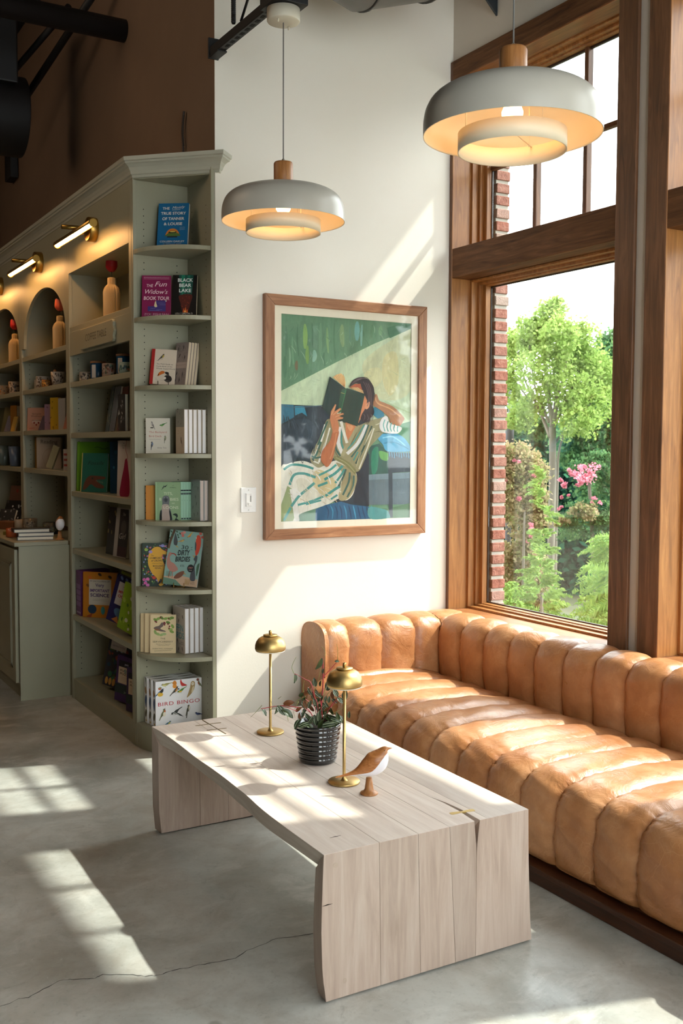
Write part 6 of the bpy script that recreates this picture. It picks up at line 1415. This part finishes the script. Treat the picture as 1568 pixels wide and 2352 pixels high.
# main tree, thin pale trunk forking upward
br_ = [([(1265, 1480, 0), (1267, 1250, 0), (1268, 1050, 0), (1266, 960, 0)], .036, .034), ([(1266, 960, 0), (1258, 900, 0), (1248, 830, 0), (1238, 760, .1), (1240, 690, .1)], .026, .006), ([(1267, 965, 0), (1276, 880, 0), (1275, 800, 0), (1264, 680, 0)], .03, .006), ([(1262, 985, 0), (1235, 920, .1), (1200, 850, .2), (1180, 770, .3)], .02, .005), ([(1258, 950, 0), (1225, 870, .1), (1210, 770, .1)], .016, .004), ([(1268, 960, 0), (1300, 890, .1), (1330, 820, .2), (1340, 740, .2)], .02, .005), ([(1278, 1400, .3), (1279, 1100, .3), (1285, 1000, .3), (1320, 920, .3)], .018, .008),
     ([(1266, 930, 0), (1290, 840, -.1), (1306, 750, -.1)], .014, .004), ([(1245, 940, 0), (1205, 890, .2), (1168, 840, .2)], .012, .004), ([(1270, 1000, 0), (1310, 950, .1), (1360, 900, .2)], .014, .005), ([(1255, 880, 0), (1222, 800, 0), (1222, 730, 0)], .01, .003)]
tree('tall light green tree with forked pale trunk, centre of window view', 1268, 10.5,
     [(1262, 705, 0, 30, 40, 1.1), (1242, 740, .2, 34, 46, 1.2), (1278, 760, -.3, 40, 50, 1.4), (1212, 755, .1, 34, 44, 1.1), (1300, 790, .3, 46, 54, 1.4), (1180, 780, .4, 30, 50, 1), (1170, 860, .2, 26, 50, .7), (1240, 830, -.2, 54, 50, 1.3), (1338, 770, .1, 30, 56, 1), (1350, 830, .3, 46, 50, 1.2), (1385, 850, .4, 36, 46, 1), (1300, 870, .0, 60, 44, 1.4), (1350, 910, .2, 54, 46, 1.3), (1195, 900, .5, 30, 34, .4), (1325, 950, -.1, 46, 40, 1), (1190, 945, .5, 40, 24, .6), (1230, 905, .1, 40, 30, .5)],
     23000, .024, lm_light, 1, br_, per=11, sig=.16)
tree('dense mid green tree filling the right side of the window view', 1390, 13,
     [(1395, 790, 0, 30, 46, 1), (1370, 830, 0, 36, 44, 1), (1400, 870, 0, 50, 60, 1.5), (1350, 930, 0, 60, 50, 1.2), (1400, 980, 0, 50, 60, 1.3), (1320, 1000, .3, 50, 50, 1), (1380, 1080, 0, 60, 60, 1.2), (1440, 900, 0, 50, 80, 1)], 26000, .034, lm_mid, 2)
tree('dark evergreen behind the main tree, low in the window view', 1300, 15,
     [(1190, 990, 0, 50, 60, 1), (1240, 1010, .5, 60, 60, 1), (1300, 1080, 0, 80, 90, 2), (1340, 1200, 0, 90, 110, 2.4), (1270, 1260, .5, 90, 120, 2.2), (1380, 1340, 0, 80, 110, 2), (1180, 1240, .5, 70, 130, 1.6), (1440, 1150, 0, 80, 150, 1.6), (1310, 1420, 0, 110, 60, 1.2), (1560, 1150, 0, 90, 200, 1.5), (1650, 1150, 0, 90, 200, 1.5), (1120, 1150, 0, 80, 200, 1.5)], 42000, .075, lm_dark, 3)
tree('slim grey-green tree standing against the brick at the left of the view', 1180, 12.5,
     [(1172, 950, 0, 26, 36, .8), (1200, 930, .3, 26, 34, .7), (1230, 960, .4, 34, 30, .7), (1168, 880, .2, 18, 40, .4)], 5000, .032, lm_mid, 4, [([(1185, 1450, 0), (1190, 1000, 0)], .025, .01)])
tree('rusty crape myrtle bush with pink blossoms beside the brick reveal', 1195, 8.6,
     [(1180, 1040, 0, 36, 40, 1), (1215, 1070, .1, 36, 50, 1.2), (1170, 1110, 0, 30, 60, 1), (1230, 1150, .1, 26, 60, 1), (1200, 1180, .2, 34, 60, 1), (1215, 1270, .2, 30, 80, 1.1), (1175, 1300, .3, 26, 80, .8), (1240, 1330, .1, 24, 80, .8)], 20000, .02, lm_rust, 5,
     [([(1205, 1480, 0), (1204, 1300, 0), (1205, 1150, 0)], .016, .008)], 'flowering_bush', 'bush',
     [(lm_pink, [(1222, 1062, -.1, 10, 8, 1), (1200, 1125, -.1, 12, 8, 1), (1224, 1190, -.1, 7, 18, 1.4), (1215, 1215, -.1, 6, 12, 1), (1160, 1082, -.1, 5, 6, .6), (1190, 1040, -.1, 14, 8, .6)], 500, .02, 'blossom')])
tree('second crape myrtle with pink flower heads, right of the main trunk', 1350, 9.6,
     [(1345, 1055, 0, 34, 22, 1), (1378, 1045, 0, 30, 30, 1), (1395, 1095, .1, 26, 40, 1), (1350, 1150, 0, 44, 20, 1), (1300, 1176, 0, 26, 12, .6), (1390, 1170, 0, 30, 40, 1), (1330, 1200, .1, 50, 20, .6)], 8500, .02, lm_mid, 6,
     [([(1370, 1480, 0), (1368, 1300, 0), (1352, 1080, 0)], .028, .014)], 'flowering_bush', 'bush',
     [(lm_pink, [(1345, 1065, -.25, 22, 14, 2), (1305, 1062, -.2, 9, 8, 1), (1297, 1090, -.2, 14, 10, 1.4), (1304, 1112, -.2, 8, 5, .8), (1330, 1085, -.2, 14, 10, 1), (1288, 1122, -.2, 6, 4, .5), (1287, 1146, -.2, 6, 4, .5), (1370, 1130, -.2, 14, 8, 1), (1362, 1045, -.2, 8, 8, .8), (1320, 1060, -.2, 24, 14, 1), (1340, 1075, -.3, 40, 26, 1.5)], 1500, .02, 'blossom'), (lm_rust, [(1345, 1150, -.2, 34, 16, 1), (1290, 1178, -.2, 18, 8, .6)], 1200, .026, 'seed_heads')])
# feathery conifer sprays: drooping fronds built as flat branching fans
def fronds(label, u, d, specs, m, seed, name='conifer'):
    x, y, _ = at(u, 1000, d); o = Vector((x, y, -.55)); t = thing(name, label, 'conifer', tuple(o)); rg = random.Random(seed)
    for (bu, bv, L, ang, nb) in specs:
        V = []; F = []
        base = Vector(at(bu, bv, d + rg.uniform(-.25, .25))); sc_ = d / 2371
        right = Vector((math.cos(YAW + .22), -math.sin(YAW + .22), 0)); up = Vector((0, 0, 1))
        for b in range(nb):
            a = R(ang + rg.uniform(-34, 34)); ln = L * sc_ * rg.uniform(.6, 1.1); dr = right * math.cos(a) + up * math.sin(a) + Vector((-math.sin(YAW), -math.cos(YAW), 0)) * rg.uniform(-.6, .6)
            p0 = base + right * rg.uniform(-12, 12) * sc_ + up * rg.uniform(-14, 14) * sc_; nseg = 16
            for s in range(1, nseg):
                f = s / nseg; p = p0 + dr * ln * f - up * ln * .35 * f * f
                for sd in (-1, 1):
                    q = (right * math.cos(a + sd * 1.0) + up * math.sin(a + sd * 1.0)) * ln * .30 * (1 - f * .75) * rg.uniform(.7, 1.2) + Vector((rg.uniform(-.02, .02), rg.uniform(-.02, .02), -.01))
                    w_ = dr.normalized() * .011 * (d / 9); k = len(V); V += [p - w_, p + w_, p + q]; F.append((k, k + 1, k + 2))
        me = bpy.data.meshes.new('frond_spray'); me.from_pydata([tuple(v - o) for v in V], [], F); me.materials.append(m); me.update()
        ob = bpy.data.objects.new('frond_spray', me); COL.objects.link(ob); ob.parent = t; ob['kind'] = 'stuff'
    MB().tube([(0, 0, 0), (0, 0, .9)], [.03, .012], 8).build('trunk', bark, t)
sp1 = []
for v in range(1215, 1450, 22):
    wd_ = 8 + (v - 1215) * .22
    for s in (-1, 1): sp1.append((1246 + s * wd_ * .3, v, 26 + wd_ * .7, 88 - s * 50, 5))
sp1 += [(1250, 1075, 46, 150, 4), (1246, 1110, 50, 160, 4), (1252, 1160, 44, 30, 3), (1250, 1140, 40, 150, 3)]
fronds('feathery light green conifer spraying up before the main trunk', 1248, 8.2, sp1, lm_fern, 11)
sp2 = []
for v in range(1225, 1450, 30):
    sp2.append((1420 - (v % 3) * 6, v, 70 + (v - 1225) * .14, 176, 7)); sp2.append((1405, v + 12, 44, 150, 5)); sp2.append((1440, v, 60, 120, 5))
fronds('broad feathery conifer at the lower right of the window view', 1425, 8.6, sp2, lm_fern, 12)
sp3 = []
for v in range(1330, 1440, 22): sp3.append((1165, v, 30, 60, 5)); sp3.append((1190, v + 8, 30, 120, 5))
fronds('low feathery conifer by the brick corner outside', 1175, 7.5, sp3, lm_fern, 13)
tree('low dark shrub bed just beneath the window outside', 1330, 7.2, [(1150 + 40 * i, 1475 + (i % 3) * 12, (i % 2) * .2, 40, 38, 1) for i in range(9)], 16000, .024, lm_mid, 21, [([(1330, 1600, 0), (1330, 1500, 0)], .02, .01)], 'shrub', 'shrub')
lp = thing('lamp_post', 'slender dark lamp post among the leaves at the left of view', 'lamp post', (*at(1168, 1000, 11.5)[:2], -.55))
_t = at(1168, 930, 11.5)[2] + .55
MB().lathe([(0, 0), (.05, 0), (.035, .1), (.03, _t - .35), (.05, _t - .33), (.05, _t - .05), (.02, _t - .02), (.014, _t + .25), (0, _t + .25)], n=12).build('post', M('#3a3d40', .6), lp)

# parking lot and tree line seen mirrored in the picture glass
m_asph = plaster('asphalt', '#4b4d4f', '#5a5c5e', .9); m_lawn = plaster('lawn', '#4f6a34', '#5f7a3e', .95)
lot = MB().box((6, -75, -.56), (75, -19, -.52)).build('parking_lot', m_asph); lot['kind'] = 'structure'
ln = MB()
for i in range(14): ln.box((9 + i * 2.7, -29, -.519), (9.16 + i * 2.7, -24, -.515))
ln.box((8, -29.2, -.519), (47, -29, -.515)); ln.build('painted_lines', M('#d8d8d4', .8), lot)
for i in range(7):
    x, y = 14 + i * 7.7, -52 + i * 5.3; hgt = 12 + (i * 37 % 5)
    t = thing('tree', 'tall dark tree across the parking lot, mirrored in the picture glass', 'tree', (x, y, -.55), group='trees across the parking lot'); o = (x, y, -.55)
    leafobj('foliage', leaves([(x, y, hgt * .55, 4.2, 4.2, hgt * .45, 1), (x, y, hgt * .3, 4.2, 4.2, hgt * .3, 1), (x, y, hgt * .8, 3, 3, hgt * .25, .5)], 2500, .6, 40 + i), lm_dark, t, o)
    MB().tube([(0, 0, 0), (0, 0, 6)], [.35, .2], 8).build('trunk', bark, t)
